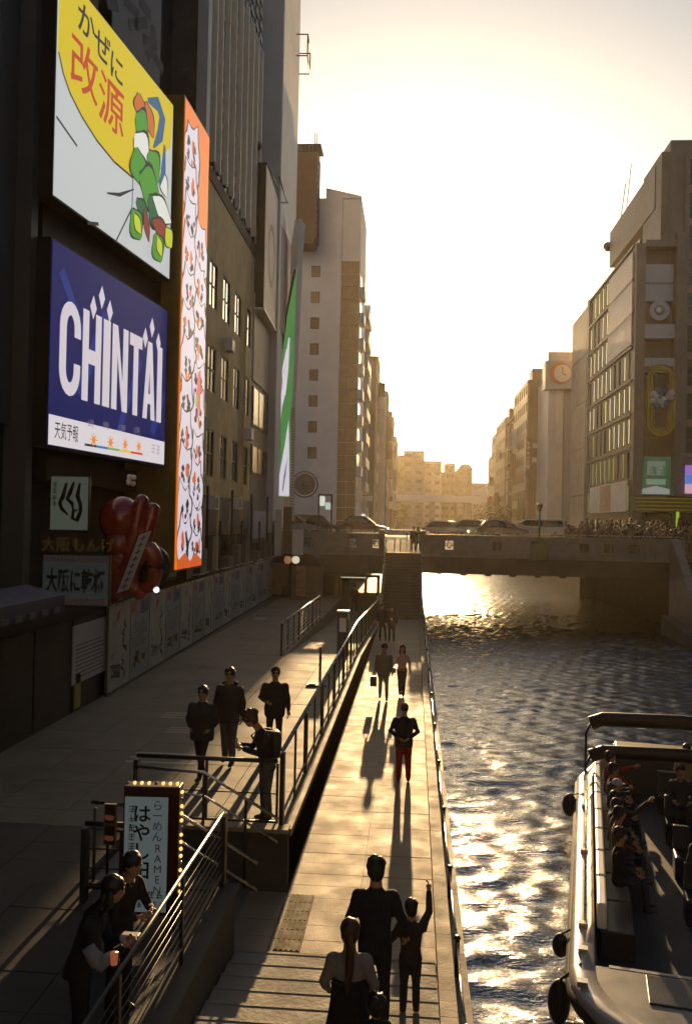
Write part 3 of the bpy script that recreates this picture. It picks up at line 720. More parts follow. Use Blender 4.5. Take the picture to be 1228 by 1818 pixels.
# grey hoarding over it
def hoard(t, T):
    m = MB(T)
    for a in ([(222, 0), (245, 25), (240, 50)], [(230, 45), (262, 40)], [(248, 0), (268, 28)], [(255, 70), (275, 75), (262, 100)], [(268, 90), (290, 125)], [(190, 5), (210, 12)], [(272, 45), (276, 90)]): m.stroke(pp(T, a), .35, -.01)
    m.build('brush_stroke', mat('dark_print', (.04, .045, .05), .6), t)
T2b = ori((-9.75, 23, 20.3), UU)
hz0 = (T2 @ Vector((0, 0, c2[3]))).z + .15
cabinet(T2b, 'grey_hoarding', 'grey rooftop hoarding with dark brush strokes above the yellow billboard', 'billboard', (3.0, at_T(T2b, 286, 60)[0], hz0-20.3, 14), hoard, face=mat('grey_print', (.17, .18, .19), .6, var=.3, scale=.6), fw=.02)
# orange screen with crowded white shapes, gold cabinet
T3 = ori((-8.45, 31.3, 4), (math.sin(R(1.5)), math.cos(R(1.5)), 0))
def cats(t, T):
    x0, x1, z0, z1 = c3; rs = random.Random(5)
    W = scr('blob_white', 205, 196, 210); ink = scr('blob_ink', 34, 34, 42); Or = scr('screen_orange2', 200, 90, 40); pk = scr('blob_pink', 205, 85, 90); gr = scr('blob_lime', 130, 170, 60)
    Wd = x1-x0; H = z1-z0; d = -.004; mw = MB(T); mi = MB(T); mo = MB(T)
    def inside(pts): return [(min(x1-.02, max(x0+.02, p[0])), min(z1-.02, max(z0+.02, p[1]))) for p in pts]
    rows = 13
    for r in range(rows-1, -1, -1):
        for c in range(2):
            if r == rows-1: continue
            if r == rows-2 and c == 1: continue
            if r == rows-3 and c == 1: continue
            cx = x0+Wd*(.27+.47*c)+rs.uniform(-.12, .12); cz = z0+H*((r+.55)/rows)+rs.uniform(-.2, .2)-(.5 if c else 0); rx = Wd*rs.uniform(.28, .33); rz = rs.uniform(.85, 1.05)
            d -= .0015
            ring = []
            n = 22
            for k in range(n):
                a = 2*math.pi*k/n; s_ = 1+.10*math.sin(3*a+r)+.05*rs.uniform(-1, 1)
                e = 1.0
                for ea in (R(62), R(118)):
                    if abs(a-ea) < .2: e = 1.35
                ring.append((cx+rx*s_*e*math.cos(a), cz+rz*s_*e*math.sin(a)))
            ri = inside(ring)
            mi.poly(inside([(cx+(p[0]-cx)*1.17, cz+(p[1]-cz)*1.07) for p in ring]), d+.0008); mw.poly(ri, d)
            d -= .0015
            for sx_ in (-.35, .3):
                for q in range(5):
                    xx = cx+rx*sx_+rs.uniform(-.16, .16); zz = cz+rz*.15+rs.uniform(-.3, .35)
                    mi.stroke(inside([(xx-.1, zz+rs.uniform(-.1, .1)), (xx, zz+rs.uniform(-.16, .16)), (xx+.1, zz+rs.uniform(-.1, .1))]), rs.uniform(.12, .26), d)
            mi.stroke(inside([(cx-rx*.6, cz-rz*.5), (cx-rx*.2, cz-rz*.72), (cx+rx*.3, cz-rz*.7), (cx+rx*.65, cz-rz*.42)]), .06, d)
            for _q in range(2): mo.disk(min(x1-.2, max(x0+.2, cx+rs.uniform(-.5, .5))), cz+rs.uniform(-.5, .5), rs.uniform(.1, .18), rs.uniform(.12, .3), d-.0003, 0, 9)
            if rs.random() < .5: mi.stroke(inside([(cx+rx*.1, cz+rz*.6), (cx+rx*.25, cz+rz*.25)]), .22, d)
    mw.build('white_shape', W, t); mi.build('ink_line', ink, t); mo.build('orange_patch', Or, t)
    q = at_T(T, 350, 700); MB(T).poly(inside([(q[0]-.3, q[1]-.5), (q[0]+.25, q[1]-.7), (q[0]+.2, q[1]+1), (q[0]-.2, q[1]+.8)]), d-.002).build('pink_shape', pk, t)
    q = at_T(T, 346, 712); MB(T).disk(q[0], q[1], .14, .25, d-.003).build('green_spot', gr, t)
    MB(T).poly([(x0+.02, z0+.02), (x1-.02, z0+.02), (x1-.02, z0+.25), (x0+Wd*.72, z0+.55), (x0+Wd*.5, z0+.25), (x0+Wd*.3, z0+.6), (x0+.02, z0+.3)], d-.002).build('orange_base', Or, t)
c3 = (at_T(T3, 312, 950)[0], at_T(T3, 356, 950)[0], at_T(T3, 311, 1012)[1], at_T(T3, 328, 170)[1])
t = cabinet(T3, 'tall_orange_screen', 'tall narrow orange LED screen crowded with white cartoon shapes in a gold case', 'screen', c3, cats, depth=1.9, framem=K['gold'], face=scr('screen_orange', 222, 112, 22), fw=.08)
# ---------------------------------------------------------------- dark balcony building and finned tower
t = solid('dark_balcony_building', 'dark building with stacked balcony grilles behind the yellow billboard', 'building', [(-26, -10.0, 36.4, 40, -.1, 48)], K['conc_dark'])
for i in range(14):
    z = 20+i*2.0
    MB().box(-10.0, -9.5, 36.5, 39.9, z, z+.15).build('balcony_slab', K['conc'], t)
    m = MB(); m.tube((-9.52, 36.5, z+1), (-9.52, 39.9, z+1), .03)
    for k in range(9): m.tube((-9.52, 36.5+k*.42, z), (-9.52, 36.5+k*.42, z+1), .015, n=5)
    m.build('balcony_rail', K['frame'], t)
ya = at_x(350, 300, FX).y; yb = at_x(463, 400, FX).y; ztop = at_x(462, 92, FX).z; zfb = at_x(452, 452, FX).z
K['louv'] = mat('blue_grey_louvre', (.14, .155, .17), .5, var=.2)
t = thing('finned_tower', 'dark glazed tower block with pale vertical fins rising above the beige office', 'building', (-15, (ya+yb)/2, -.1))
MB().box(-24, FX-.2, ya, yb, zfb+.5, ztop).build('wall', K['navy'], t)
MB().box(-24, FX+.05, ya, yb, zfb-.1, zfb+.5).build('base_band', K['conc_dark'], t)
MB().box(FX-.15, FX+.3, ya-.1, ya+.55, zfb+.5, ztop+.3).build('corner_pier', K['ltgrey'], t)
for u in (371, 382, 395, 407, 419, 430, 440, 449, 457):
    y = at_x(u, 400, FX).y; MB().box(FX-.1, FX+.16, y-.05, y+.05, zfb+.8, ztop+.2).build('fin', K['fin'], t)
    m = MB()
    for k in range(20): m.box(FX-.2, FX-.1, y+.25, y+1.0, zfb+1.0+k*.75, zfb+1.35+k*.75)
    m.build('louvre', K['louv'], t, kind='stuff')
# beige office
y0 = at_x(378, 500, FX).y-.8-.65-2.9; 
t = thing('beige_office', 'weathered beige office building with rows of tall windows beside the orange screen', 'building', (-15, 42, -.1))
yE = y0+2.9*4+2.9
MB().box(-24, FX-.3, y0-1.5, yE+2.2, -.1, zfb-.1).build('core_wall', K['beige'], t)
T = ori((FX-.3, y0, 0), (0, 1, 0))
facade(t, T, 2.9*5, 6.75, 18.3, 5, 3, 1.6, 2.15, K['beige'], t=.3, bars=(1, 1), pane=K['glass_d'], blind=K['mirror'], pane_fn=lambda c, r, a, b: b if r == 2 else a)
MB().box(FX-.3, FX-.0, y0, yE, 18.303, zfb-.12).build('parapet_wall', K['beige'], t)
m = MB(); m.box(FX-.3, FX-.02, y0, yE, 5.2, 6.74); m.build('band', K['taupe'], t)
for k in range(5): MB().tube((FX+.1, y0+2.9*k+.1, 2), (FX+.1, y0+2.9*k+.1, 6.6+(11 if k == 4 else 0)), .07).build('down_pipe', K['beige'], t)
for k in range(6):
    y = y0+2.4*k+.6; MB().box(FX-.3, FX+.05+.1*(k % 2), y, y+1.3, .8, 4.9).build('shop_front', K['glass_d'] if k % 2 else K['shopdark'], t)
for k, (yy, zz) in enumerate(((y0+1.0, 10.0), (y0+6.9, 13.9), (y0+9.6, 6.2), (y0+4.0, 6.1), (y0+12.6, 10.1))):
    a_ = MB().box(FX+.0, FX+.38, yy, yy+.85, zz, zz+.62).build('air_conditioner', K['lilac'], t); MB().box(FX+.38, FX+.39, yy+.1, yy+.6, zz+.08, zz+.54).build('fan_grille', K['dsteel'], a_)
# building end with light panel, billboards
yp0 = at_x(449, 600, FX).y
t = thing('corner_building', 'pale brown corner building under the grey billboard by the bridge', 'building', (-15, 58, -.1))
yq = at_x(505, 700, FX).y
MB().box(-24, FX, yE+.02, yq, -.1, at_x(478, 575, FX).z+3).build('wall', K['taupe'], t)
a = at_x(452, 566, FX+.04); c = at_x(478, 700, FX+.04)
MB().box(FX, FX+.06, a.y, c.y, c.z, at_x(478, 592, FX).z+1.2).build('pale_panel', K['beige_l'], t)
for (v0, v1) in ((700, 772), (795, 850)):
    p0 = at_x(452, v0, FX); p1 = at_x(476, v1, FX)
    for k in range(3):
        w_ = (c.y-a.y)/3; f = MB().box(FX, FX+.08, a.y+k*w_+.1, a.y+(k+1)*w_-.1, p1.z, at_x(476, v0+8, FX).z).build('window', K['frame'], t)
        MB().box(FX+.02, FX+.1, a.y+k*w_+.2, a.y+(k+1)*w_-.2, p1.z+.1, at_x(476, v0+8, FX).z-.1).build('pane', K['glass_d'], f)
MB().box(FX, FX+.3, a.y, c.y, 4.6, 6.2).build('white_fascia', K['ltgrey'], t)
for k in range(3): MB().box(FX, FX+.2, a.y+k*2.2, a.y+k*2.2+1.6, .8, 4.3).build('shop_front', K['shopdark'], t)
# grey billboard box
X4 = -8.9; a = at_x(467, 546, X4); b_ = at_x(502, 347, X4); zt4 = at_x(474, 292, X4).z
t = thing('grey_billboard', 'pale blank billboard panel with a faint round mark projecting above the corner building', 'billboard', (X4, a.y, a.z))
MB().box(FX+.02, X4, a.y, b_.y, a.z, zt4).build('cabinet', K['shopdark'], t)
MB().box(X4, X4+.03, a.y+.05, b_.y-.05, a.z+.1, zt4-.1).build('sign_face', K['pink'], t)
MB().box(FX+.02, X4+.08, a.y-.05, b_.y+.05, a.z-.12, a.z).build('lower_trim', K['fin'], t)
T = ori((X4+.035, a.y, a.z), (0, 1, 0)); q = at_T(T, 485, 455)
mm = MB(T); n = 20; mm.add([(q[0]+r*1.5*math.cos(2*math.pi*k/n), 0, q[1]+r*1.9*math.sin(2*math.pi*k/n)) for r in (1, .8) for k in range(n)], [(k, (k+1) % n, n+(k+1) % n, n+k) for k in range(n)]); mm.build('ring_mark', K['beige'], t)
m = MB(); m.tube((X4, a.y, zt4), (X4, b_.y, zt4+.8), .05).tube((X4+.5, a.y+2, zt4), (X4+.5, b_.y, zt4), .04).tube((X4, b_.y, zt4), (X4+.6, b_.y, zt4), .04); m.build('lamp_arm', K['frame'], t)
m = MB(); m.ell((X4-.5, a.y-.2, zt4+.9), .28); m.tube((X4-.5, a.y-.2, zt4), (X4-.5, a.y-.2, zt4+.8), .05); m.build('lamp', K['frame'], t)
turn(t, (X4, a.y, 0), 2.0)
# mauve panel behind it
yb4 = at_x(526, 450, X4).y
t = thing('mauve_billboard', 'faded mauve billboard just beyond the pale billboard', 'billboard', (X4, b_.y, 15))
MB().box(FX-1, X4-.1, b_.y+.05, yb4, at_x(502, 590, X4).z, at_x(503, 398, X4).z).build('cabinet', K['mauve'], t)
# grey tower
xg = -9.0; yg = at_x(500, 200, xg).y; yg2 = at_x(525, 300, xg).y
t = thing('grey_tower', 'tall plain tower with shaded grey side and cream side coloured sunlit near the top left', 'building', (-15, yg, -.1))
yg2 += 5
MB().box(-24, xg, yg, yg2, -.1, 60).build('wall', K['ltgrey'], t)
m = MB(); m.box(xg, xg+.06, yg+.02, yg2, 3.6, 60); m.build('sunlit_cream_face', K['cream'], t)  # paler sheet over the tower's canal side, sunlight put into its colour
m = MB(); z = at_x(524, 48, xg).z
for dz in (0, 1.6): m.path([(xg, yg2-.3, z+dz), (xg+.9, yg2-.3, z+dz), (xg+.9, yg2-3, z+dz), (xg, yg2-3, z+dz)], .05, 5)
m.tube((xg+.9, yg2-.3, z), (xg+.9, yg2-.3, z+1.6), .05).tube((xg+.9, yg2-3, z), (xg+.9, yg2-3, z+1.6), .05); m.build('roof_frame', K['frame'], t)
turn(t, (xg, yg, 0), 3.2)
# green LED fin
p = at_y(488, 882, 58.6); T5 = ori((p.x, p.y, p.z), (math.sin(R(28)), math.cos(R(28)), 0))
t = thing('green_led_sign', 'tall slanted green LED sign with white lettering beside the bridge', 'screen', p)
P5 = pp(T5, [(488, 882), (513, 882), (521, 700), (527, 560), (531, 478), (526, 478), (510, 560), (497, 660), (492, 760)])
m = MB(T5); m.prism(P5, .02, .2, 'y'); m.build('cabinet', K['frame'], t)
MB(T5).poly(P5, 0).build('sign_face', scr('led_green', 62, 118, 62), t)
wm = scr('led_white', 200, 192, 205)
MB(T5).poly(pp(T5, [(489, 880), (513, 881), (513, 800), (512, 745), (505, 790)]), -.02).build('white_wedge', wm, t)
m = MB(T5); m.stroke(pp(T5, [(513, 600), (508, 650), (504, 690), (498, 720), (494, 768)]), [.15, .5, .5, .35, .1], -.02); m.stroke(pp(T5, [(509, 620), (501, 660), (506, 700), (497, 700)]), .15, -.02); m.build('lettering', wm, t)
MB(T5).poly(pp(T5, [(510, 810), (504, 840), (500, 870)]+[(502, 872), (507, 840)]), -.025).build('ink_mark', scr('led_ink', 110, 100, 120), t)
P6 = pp(T5, [(514, 925), (520, 925), (524, 700), (530, 600), (536, 470), (541, 400), (534, 388), (528, 430), (524, 560), (517, 750)])
MB(T5).prism(P6, -.05, .5, 'y').build('lattice_frame', K['cream'], t)
m = MB(T5)
for k in range(40):
    v = 920-k*5; 
    q0 = at_T(T5, 514, v); q1 = at_T(T5, 521, v); m.box(q0[0], q1[0], -.1, -.05, q0[1]-.05, q0[1]+.05)
m.build('louvre', K['beige_l'], t, kind='stuff')
for o in list(col.objects):
    if o.name.split('.')[0] in ('finned_tower', 'beige_office', 'corner_building') and o.parent is None: turn(o, (FX, 47, 0), .4)
# ---------------------------------------------------------------- white building beyond the bridge and the row after it
YW = 88.0
xs_ = lambda u, Y: at_y(u, 700, Y).x
zz_ = lambda u, v, Y: at_y(u, v, Y).z
t = thing('pale_apartment_tower', 'pale grey tower with a single column of square windows and a wheel ornament', 'building', (-9, YW, 3.6))
xa, xb, xc, xd = xs_(524, YW), xs_(572, YW), xs_(601, YW), xs_(634, YW)
MB().box(-26, xc, YW+.3, YW+10, 3.6, zz_(575, 352, YW)).build('core_wall', K['lilac'], t)
xw = xs_(556, YW); zw = [zz_(556, v, YW) for v in (482, 522, 565, 612, 660, 708, 757, 804)]
T = ori((xw-1.3, YW+.3, 0), (1, 0, 0)); pz = (zw[0]-zw[7])/7
MB().box(-26, xw-1.303, YW, YW+.297, 3.6, zz_(575, 352, YW)).build('facade_wall', K['lilac'], t)
zA = zw[7]-pz/2
facade(t, T, 2.6, zA, zA+8*pz, 1, 8, .88, 1.15, K['lilac'], t=.3, bars=(0, 0), pane=K['tan'])
MB().box(xw-1.3, xw+1.3, YW, YW+.297, 3.6, zA-.003).build('facade_wall', K['lilac'], t); MB().box(xw-1.3, xw+1.3, YW, YW+.297, zA+8*pz+.003, zz_(575, 352, YW)).build('facade_wall', K['lilac'], t)
MB().box(xw+1.303, xc, YW, YW+.297, 3.6, zz_(575, 352, YW)).build('facade_wall', K['lilac'], t)
MB().prism([(xs_(571, YW), zz_(571, 352, YW)), (xd, zz_(571, 352, YW)), (xd, zz_(633, 347, YW)), (xs_(571, YW), zz_(571, 333, YW))], YW+.1, YW+10, 'y').build('upper_wall', K['lilac'], t)
MB().box(xc, xd, YW+.25, YW+10, 3.6, zz_(571, 352, YW)).build('core_wall', K['lilac'], t)
# tile panels of the stair core
ztile = zz_(615, 462, YW); nf = int((ztile-3.6)/(pz/2))
pan = MB().box(0, (xd-xc)/2-.03, -.08, 0, 0, pz/2-.06).mesh('tile_panel', K['tan'])
for i in range(nf):
    for c_ in range(2): inst('tile_panel', pan, (xc+.02+c_*(xd-xc)/2, YW+.25, ztile-(i+1)*pz/2), t)
# wheel ornament
q = at_y(541, 860, YW); m = MB(); T = ori((q.x, YW-.02, q.z), (1, 0, 0)); m.M = T; n = 28
for r, w_ in ((1.28, .07), (1.0, .05), (.35, .05)): m.path([(r*math.cos(2*math.pi*k/n), 0, r*math.sin(2*math.pi*k/n)) for k in range(n+1)], w_, 6)
m.build('wheel_ring', K['stone'], t); m = MB(T)
for k in range(16): a = 2*math.pi*k/16; m.tube((0, 0, 0), (1.05*math.cos(a), 0, 1.05*math.sin(a)), .035, n=5)
m.build('wheel_spoke', K['stone'], t)
MB(T).prism([(1.0*math.cos(2*math.pi*k/n), 1.0*math.sin(2*math.pi*k/n)) for k in range(n)], .01, .02, 'y').build('wheel_backing', K['tan'], t)
for k in range(9):
    z = zz_(633, 520, YW)-k*pz; bx = MB().box(xd, xd+.45, YW+1+.5, YW+4, z, z+1.0).build('balcony', K['white'], t)
    MB().box(xd, xd+.02, YW+1.5, YW+3.8, z+1.0, z+2.2).build('balcony_window', K['glass'], t)
MB().box(xw-1.6, xw+1.2, YW-1.2, YW-.02, 3.6, 6.3).build('entrance', K['brown'], t)
# hanging box sign
x0, x1_ = xs_(521, 86), xs_(557, 86)
t = thing('rooftop_box_sign', 'dark boxy rooftop sign tower with lattice railing left of the pale tower', 'billboard', ((x0+x1_)/2, 86, zz_(540, 440, 86)))
q = MB(); q.box(x0, x1_, 85, 87.6, zz_(540, 425, 86), zz_(540, 278, 86)); q.prism([(x0, zz_(540, 425, 86)), (x0+.3, zz_(540, 438, 86)), (x1_-.3, zz_(540, 438, 86)), (x1_, zz_(540, 425, 86))], 85, 87.6); q.build('cabinet', K['brown'], t)
q = MB(); z = zz_(540, 266, 86)
q.box(x0-.2, x1_+.3, 84.9, 87.7, z, z+.12)
for k in range(7): q.tube((x0+(x1_-x0)*k/6, 85, z-.7), (x0+(x1_-x0)*k/6, 85, z), .05, n=5)
for x in (x1_-.3, x1_-.1): q.tube((x, 85, z), (x, 85, z+1.2), .04, n=5)
for k in range(14): q.box(x1_+.02, x1_+.12, 84.95, 85.1, z-1.3-k*.62, z-1.1-k*.62)
q.tube((x1_+.2, 85, z-9), (x1_+.2, 85, z), .04, n=5)
q.build('lattice', K['frame'], t)
# row of far left-bank buildings
Y0SIGN = True; rs_s = random.Random(21)
def slab_building(name, label, x0, x1, y0, y1, z1, m, face, cols, rows, ww, wh, side='L', balc=None, rooftop=True, pane=None):
    t = thing(name, label, 'building', ((x0+x1)/2, y0, 3.6))
    MB().box(x0+(.3 if side == 'R' else 0), x1-(.3 if side == 'L' else 0), y0, y1, 3.6, z1).build('wall', m, t)
    if side == 'L': T = ori((x1-.3, y0, 0), (0, 1, 0))
    else: T = ori((x0+.3, y1, 0), (0, -1, 0))
    facade(t, T, y1-y0, 3.62, z1, cols, rows, ww, wh, face, t=.3, bars=(1, 0), pane=pane)
    if balc:
        pzz = (z1-3.62)/rows
        for r in range(rows):
            z = 3.62+r*pzz
            mb = MB(); xx = x1 if side == 'L' else x0-.9
            mb.box(xx+.003, xx+.9, y0+.3, y1-.3, z, z+.12).box(xx+.8, xx+.897, y0+.3, y1-.3, z+.12, z+1.05).box(xx+.003, xx+.9, y0+.3, y0+.4, z+.12, z+1.05).box(xx+.003, xx+.9, (y0+y1)/2-.06, (y0+y1)/2+.06, z+.12, z+2.4)
            mb.build('balcony', balc, t)
    if Y0SIGN:
        for k in range(3):
            z = 3.6+(z1-3.6)*rs_s.uniform(.08, .75); yy = y0+(y1-y0)*rs_s.uniform(.05, .8); xx = x1 if side == 'L' else x0; s_ = 1 if side == 'L' else -1; hh = rs_s.uniform(1.2, 5)
            MB().box(min(xx, xx+s_*.9), max(xx, xx+s_*.9), yy, yy+.25, z, z+hh).build('projecting_sign', rs_s.choice([K['white'], K['navy'], K['brown'], K['cream'], K['red'], K['green']]), t)
        for k in range(4):
            z = 3.6+(z1-3.6)*rs_s.uniform(.1, .9); xx = x0+ (x1-x0)*rs_s.uniform(.75, .97) if side == 'L' else x0+rs_s.uniform(.8, 5)
            MB().box(xx-.45, xx+.45, y0-.4, y0-.003, z, z+.7).build('air_conditioner', K['lilac'], t)
    if rooftop:
        MB().box(x0+1, x1-1.5, y0+2, min(y1-1, y0+6), z1, z1+2.2).build('roof_hut', m, t)
        q = MB(); q.tube((x1-2, y0+3, z1), (x1-2, y0+3, z1+4), .06, n=5).tube((x1-2.6, y0+3, z1+3.3), (x1-1.4, y0+3, z1+3.3), .04, n=5); q.build('antenna', K['frame'], t)
    return t
def rowL(name, label, y0, y1, ur, vt, m, face, **k):
    x = at_y(ur, vt, y0).x; z = at_y(ur, vt, y0).z
    return slab_building(name, label, -26, x, y0, y1, z, m, face, **k)
rowL('balcony_apartments', 'apartment block with white balconies behind the pale tower', 98.5, 106.5, 641, 520, K['beige_l'], K['white'], cols=3, rows=10, ww=1.8, wh=1.6, balc=K['white'])
rowL('plain_gable_block', 'plain hazy block with a blank end wall near the sun glow', 124, 131, 672, 632, K['taupe'], K['beige_l'], cols=3, rows=9, ww=1.4, wh=1.4)
rowL('hazy_slab_block', 'hazy slab building, second tallest under the sun glow', 172, 181, 689, 694, K['beige_l'], K['taupe'], cols=4, rows=9, ww=1.4, wh=1.4)
rowL('hazy_narrow_block', 'narrow hazy building ending the left bank row', 222, 232, 699, 740, K['taupe'], K['taupe'], cols=6, rows=8, ww=1.2, wh=1.3)
rowL('hazy_last_block', 'lowest hazy building at the far end of the left bank', 262, 290, 704, 775, K['brown'], K['taupe'], cols=8, rows=7, ww=1.2, wh=1.3)
rowL('hazy_stepped_block', 'hazy block in the gap of the left bank row', 204, 218, 690, 772, K['brown'], K['taupe'], cols=4, rows=7, ww=1.2, wh=1.3)
# ---------------------------------------------------------------- distant end of the street
def farblock(name, label, u0, u1, v, Y, m, dep=25, rows=6, group=None):
    a = at_y(u0, v, Y); c = at_y(u1, v, Y); t = thing(name, label, 'building', ((a.x+c.x)/2, Y, 3.5))
    MB().box(a.x, c.x, Y+.3, Y+dep, 3.5, a.z).build('wall', m, t)
    W = c.x-a.x; cols = max(2, int(W/4.5)); rr = max(2, int((a.z-3.5)/4)); T = ori((a.x, Y+.3, 0), (1, 0, 0))
    facade(t, T, W, 3.52, a.z-.4, cols, rr, W/cols*.6, 1.7, m, t=.3, bars=(0, 0)); 
    MB().box(a.x-.1, c.x+.1, Y-.1, Y+dep, a.z-.4, a.z).build('parapet', m, t)
    return t
farblock('distant_office', 'tallest of the distant hazy offices, stepped at the top', 716, 753, 800, 430, K['taupe'])
farblock('distant_low_office', 'distant office left of the stepped one', 700, 719, 808, 425, K['brown'])
farblock('distant_beige_block', 'distant beige block right of the stepped office', 753, 784, 818, 440, K['beige_l'])
farblock('distant_small_tower', 'small distant tower with a cap between two blocks', 790, 808, 822, 455, K['taupe'])
farblock('distant_flat_block', 'wide flat distant block at the right end of the skyline', 836, 880, 857, 450, K['ltgrey'])
farblock('distant_wide_block', 'low wide distant block under the small capped tower', 782, 836, 838, 460, K['taupe'])
t = farblock('distant_domed_block', 'distant building with a low domed roof', 812, 838, 832, 435, K['brown'])
a = at_y(826, 832, 440); MB().ell((a.x, 442, a.z), (3.4, 5, 2.6), 16, 8, zmin=0).build('dome', K['ltgrey'], t)
hw = thing('elevated_highway', 'long grey elevated highway across the end of the canal', 'highway', (20, 350, 3.5))
a = at_y(700, 878, 350); c = at_y(880, 893, 350)
MB().box(-60, 90, 350, 362, c.z, c.z+1.5).box(-60, 90, 349.8, 350, c.z+1.2, a.z).build('deck', K['ltgrey'], hw)
for i, x in enumerate(np.arange(-50, 85, 14)): MB().box(x, x+2.2, 352, 360, 3.5, c.z-.003).build('pier', K['conc'], hw)
hb = MB(); hb.box(-20, 40, 299, 303, 2.0, 4.6); hb.build('far_footbridge', K['stone'], label='small pale bridge far down the canal', cat='bridge')
MB().box(-8.5, 3.5, 170, 174, 3.0, 4.4).box(3.5, XR+2, 170, 174, 2.2, 4.4).build('middle_footbridge', K['conc'], label='low concrete bridge further down the canal beyond the cars', cat='bridge')
# ---------------------------------------------------------------- right bank: big corner building
YR = 88.0
xr0 = at_y(1125, 700, YR).x; yr1 = at_x(1044, 700, xr0).y; yr2 = at_x(1012, 700, xr0).y
zt = at_y(1130, 432, YR).z
t = thing('corner_store', 'big brown corner building on the right with green-lit windows and recessed sign bay', 'building', (xr0+10, YR, 3.6))
MB().box(xr0+.4, 70, YR+2.2, yr1, 3.6, zt-.1).build('core_wall', K['taupe'], t)
T = ori((xr0+.3, yr1, 0), (0, -1, 0)); W = yr1-YR-.9
lg = scr('window_light_green', 235, 225, 165, 1.0); ld = scr('window_light_dim', 150, 160, 78, .8)
pml = MB()
rz0 = at_x(1060, 905, xr0).z-1.2
rowh = (at_x(1060, 520, xr0).z-at_x(1060, 905, xr0).z)/8
big = {(c, r) for c in range(5, 10) for r in (6, 7, 8)}
rs = random.Random(3)
K['lamp_pane'] = K['brightcurtain']
wl_m = None
def pfn(c, r, a, b): return a
K['glintpane'] = mat('pale_reflecting_blind', (.75, .68, .5), .35, var=.1)
facade(t, T, W, 3.62, zt, 10, 9, 1.05, 2.75, K['taupe'], t=.3, bars=(1, 0), skip=big, blind=K['glintpane'], pane=K['glass'], pane_fn=pfn, frame=K['frame'])
strip = MB().box(.42, .62, -.12, -.102, .2, 2.6).mesh('strip_light', lg); strip2 = MB().box(.42, .62, -.12, -.102, .2, 2.6).mesh('strip_light', ld)
pz = (zt-3.62)/9
for r in range(0, 9):
    for c in range(10):
        if rs.random() < .85 and (c, r) not in big:
            p = T @ Vector((c*W/10+(W/10-1.05)/2, -.05, 3.62+r*pz+(pz-2.75)/2)) + T.to_3x3() @ Vector((0, -.12, 0)); inst('strip_light', strip if (r > 3 or (r == 3 and c > 4) or rs.random() < .12) else strip2, p, t, T.to_3x3().to_euler())
for r in range(10): MB(T).box(0, W, -.48, -.3, 3.62+r*pz-.12, 3.62+r*pz+.12).build('floor_band', K['taupe'], t)
MB(T).box(W*.5+.15, W-.15, -.45, -.302, 3.62+6*pz+.3, 3.62+9*pz-.5).build('blank_sign_panel', K['pink'], t)
MB(T).box(W*.15, W-.4, -.6, -.482, 3.62+pz+.35, 3.62+2*pz+.1).build('poster_band', K['cream'], t)
MB(T).box(W*.42, W*.66, -.62, -.602, 3.62+pz+.45, 3.62+2*pz).build('poster_middle', mat('poster_salmon', (.55, .30, .24), .6, var=.25), t)
MB().box(xr0, xr0+.9, YR, YR+.9, 3.6, zt).build('corner_pier', K['taupe'], t)
xm = at_y(1196, 700, YR).x; xm2 = at_y(1210, 700, YR).x
MB().box(xm, xm2, YR-.2, YR+2.2, 3.6, zt+1).build('pier', K['taupe'], t)
def zr(v): return at_y(1160, v, YR).z
MB().box(xr0+.9, xm, YR+1.2, YR+2.2, 3.6, zt).build('bay_wall', K['brown'], t)
for a, b_, m_ in ((425, 437, 'taupe'), (575, 600, 'ltgrey'), (635, 655, 'ltgrey'), (650, 662, 'taupe')):
    MB().box(xr0+.9, xm, YR+.1, YR+1.2, zr(b_), zr(a)).build('bay_band', K[m_], t)
MB().box(xr0+1.0, xm-.1, YR+.6, YR+1.2, zr(532), zr(466)).build('blue_grey_panel', K['ltgrey'], t)
MB().box(xr0+1.0, xm-.1, YR+.56, YR+.6, zr(501), zr(499)).build('panel_joint', K['frame'], t)
# round emblem
T = ori((0, YR-.0, 0), (1, 0, 0)); m = MB(T); cx = at_y(1170, 550, YR).x; cz = zr(551)
m.prism([(cx+.95*math.cos(k*math.pi/12), cz+.95*math.sin(k*math.pi/12)) for k in range(24)], 0, .2, 'y'); m.build('round_emblem', K['ltgrey'], t)
MB(T).disk(cx, cz, .5, .5, -.02).build('emblem_centre', K['navy'], t)
MB(T).disk(cx-.1, cz+.05, .25, .3, -.03).build('emblem_mark', K['white'], t)
# oval bulb ring sign with cluster
cx = at_y(1171, 715, YR).x; cz = zr(712); T = ori((0, YR-.1, 0), (1, 0, 0)); m = MB(T)
yel = scr('bulb_ring', 66, 56, 14, .7)
for s_, w_ in ((1.0, .09), (.87, .07), (.74, .07), (.62, .06)):
    pts = []
    for k in range(33):
        a = 2*math.pi*k/32; pts.append((cx+1.3*s_*math.cos(a), -.2, cz+(2.0 if math.sin(a) > 0 else -2.0)*(1 if abs(math.sin(a)) > .01 else 0)+1.45*s_*math.sin(a)))
    m.path(pts, w_, 6)
m.build('oval_ring', yel, t)
rs = random.Random(2)
for i in range(16):
    MB(T).ell((cx+rs.uniform(-.9, .9), -.35, cz+rs.uniform(-.8, .8)), rs.uniform(.25, .45), 8, 6).build('cluster_ball', (K['ltgrey'], K['pink'], mat('cluster_blue%d' % i, (.08, .2, .35), .5), K['cream'])[i % 4], t)
for dz in (1.9, -1.9): MB(T).box(cx-.55, cx+.55, -.1, 0, cz+dz-.75, cz+dz+.75).build('dark_inner_panel', K['shopdark'], t)
bulbm = MB().ell((0, 0, 0), .07, 6, 4).mesh('bulb', scr('dim_red_bulb', 120, 60, 40))
for k in range(9):
    for x in (xr0+1.2, xm-.2): inst('bulb', bulbm, (x, YR+.9, cz-3.4+k*.85), t)
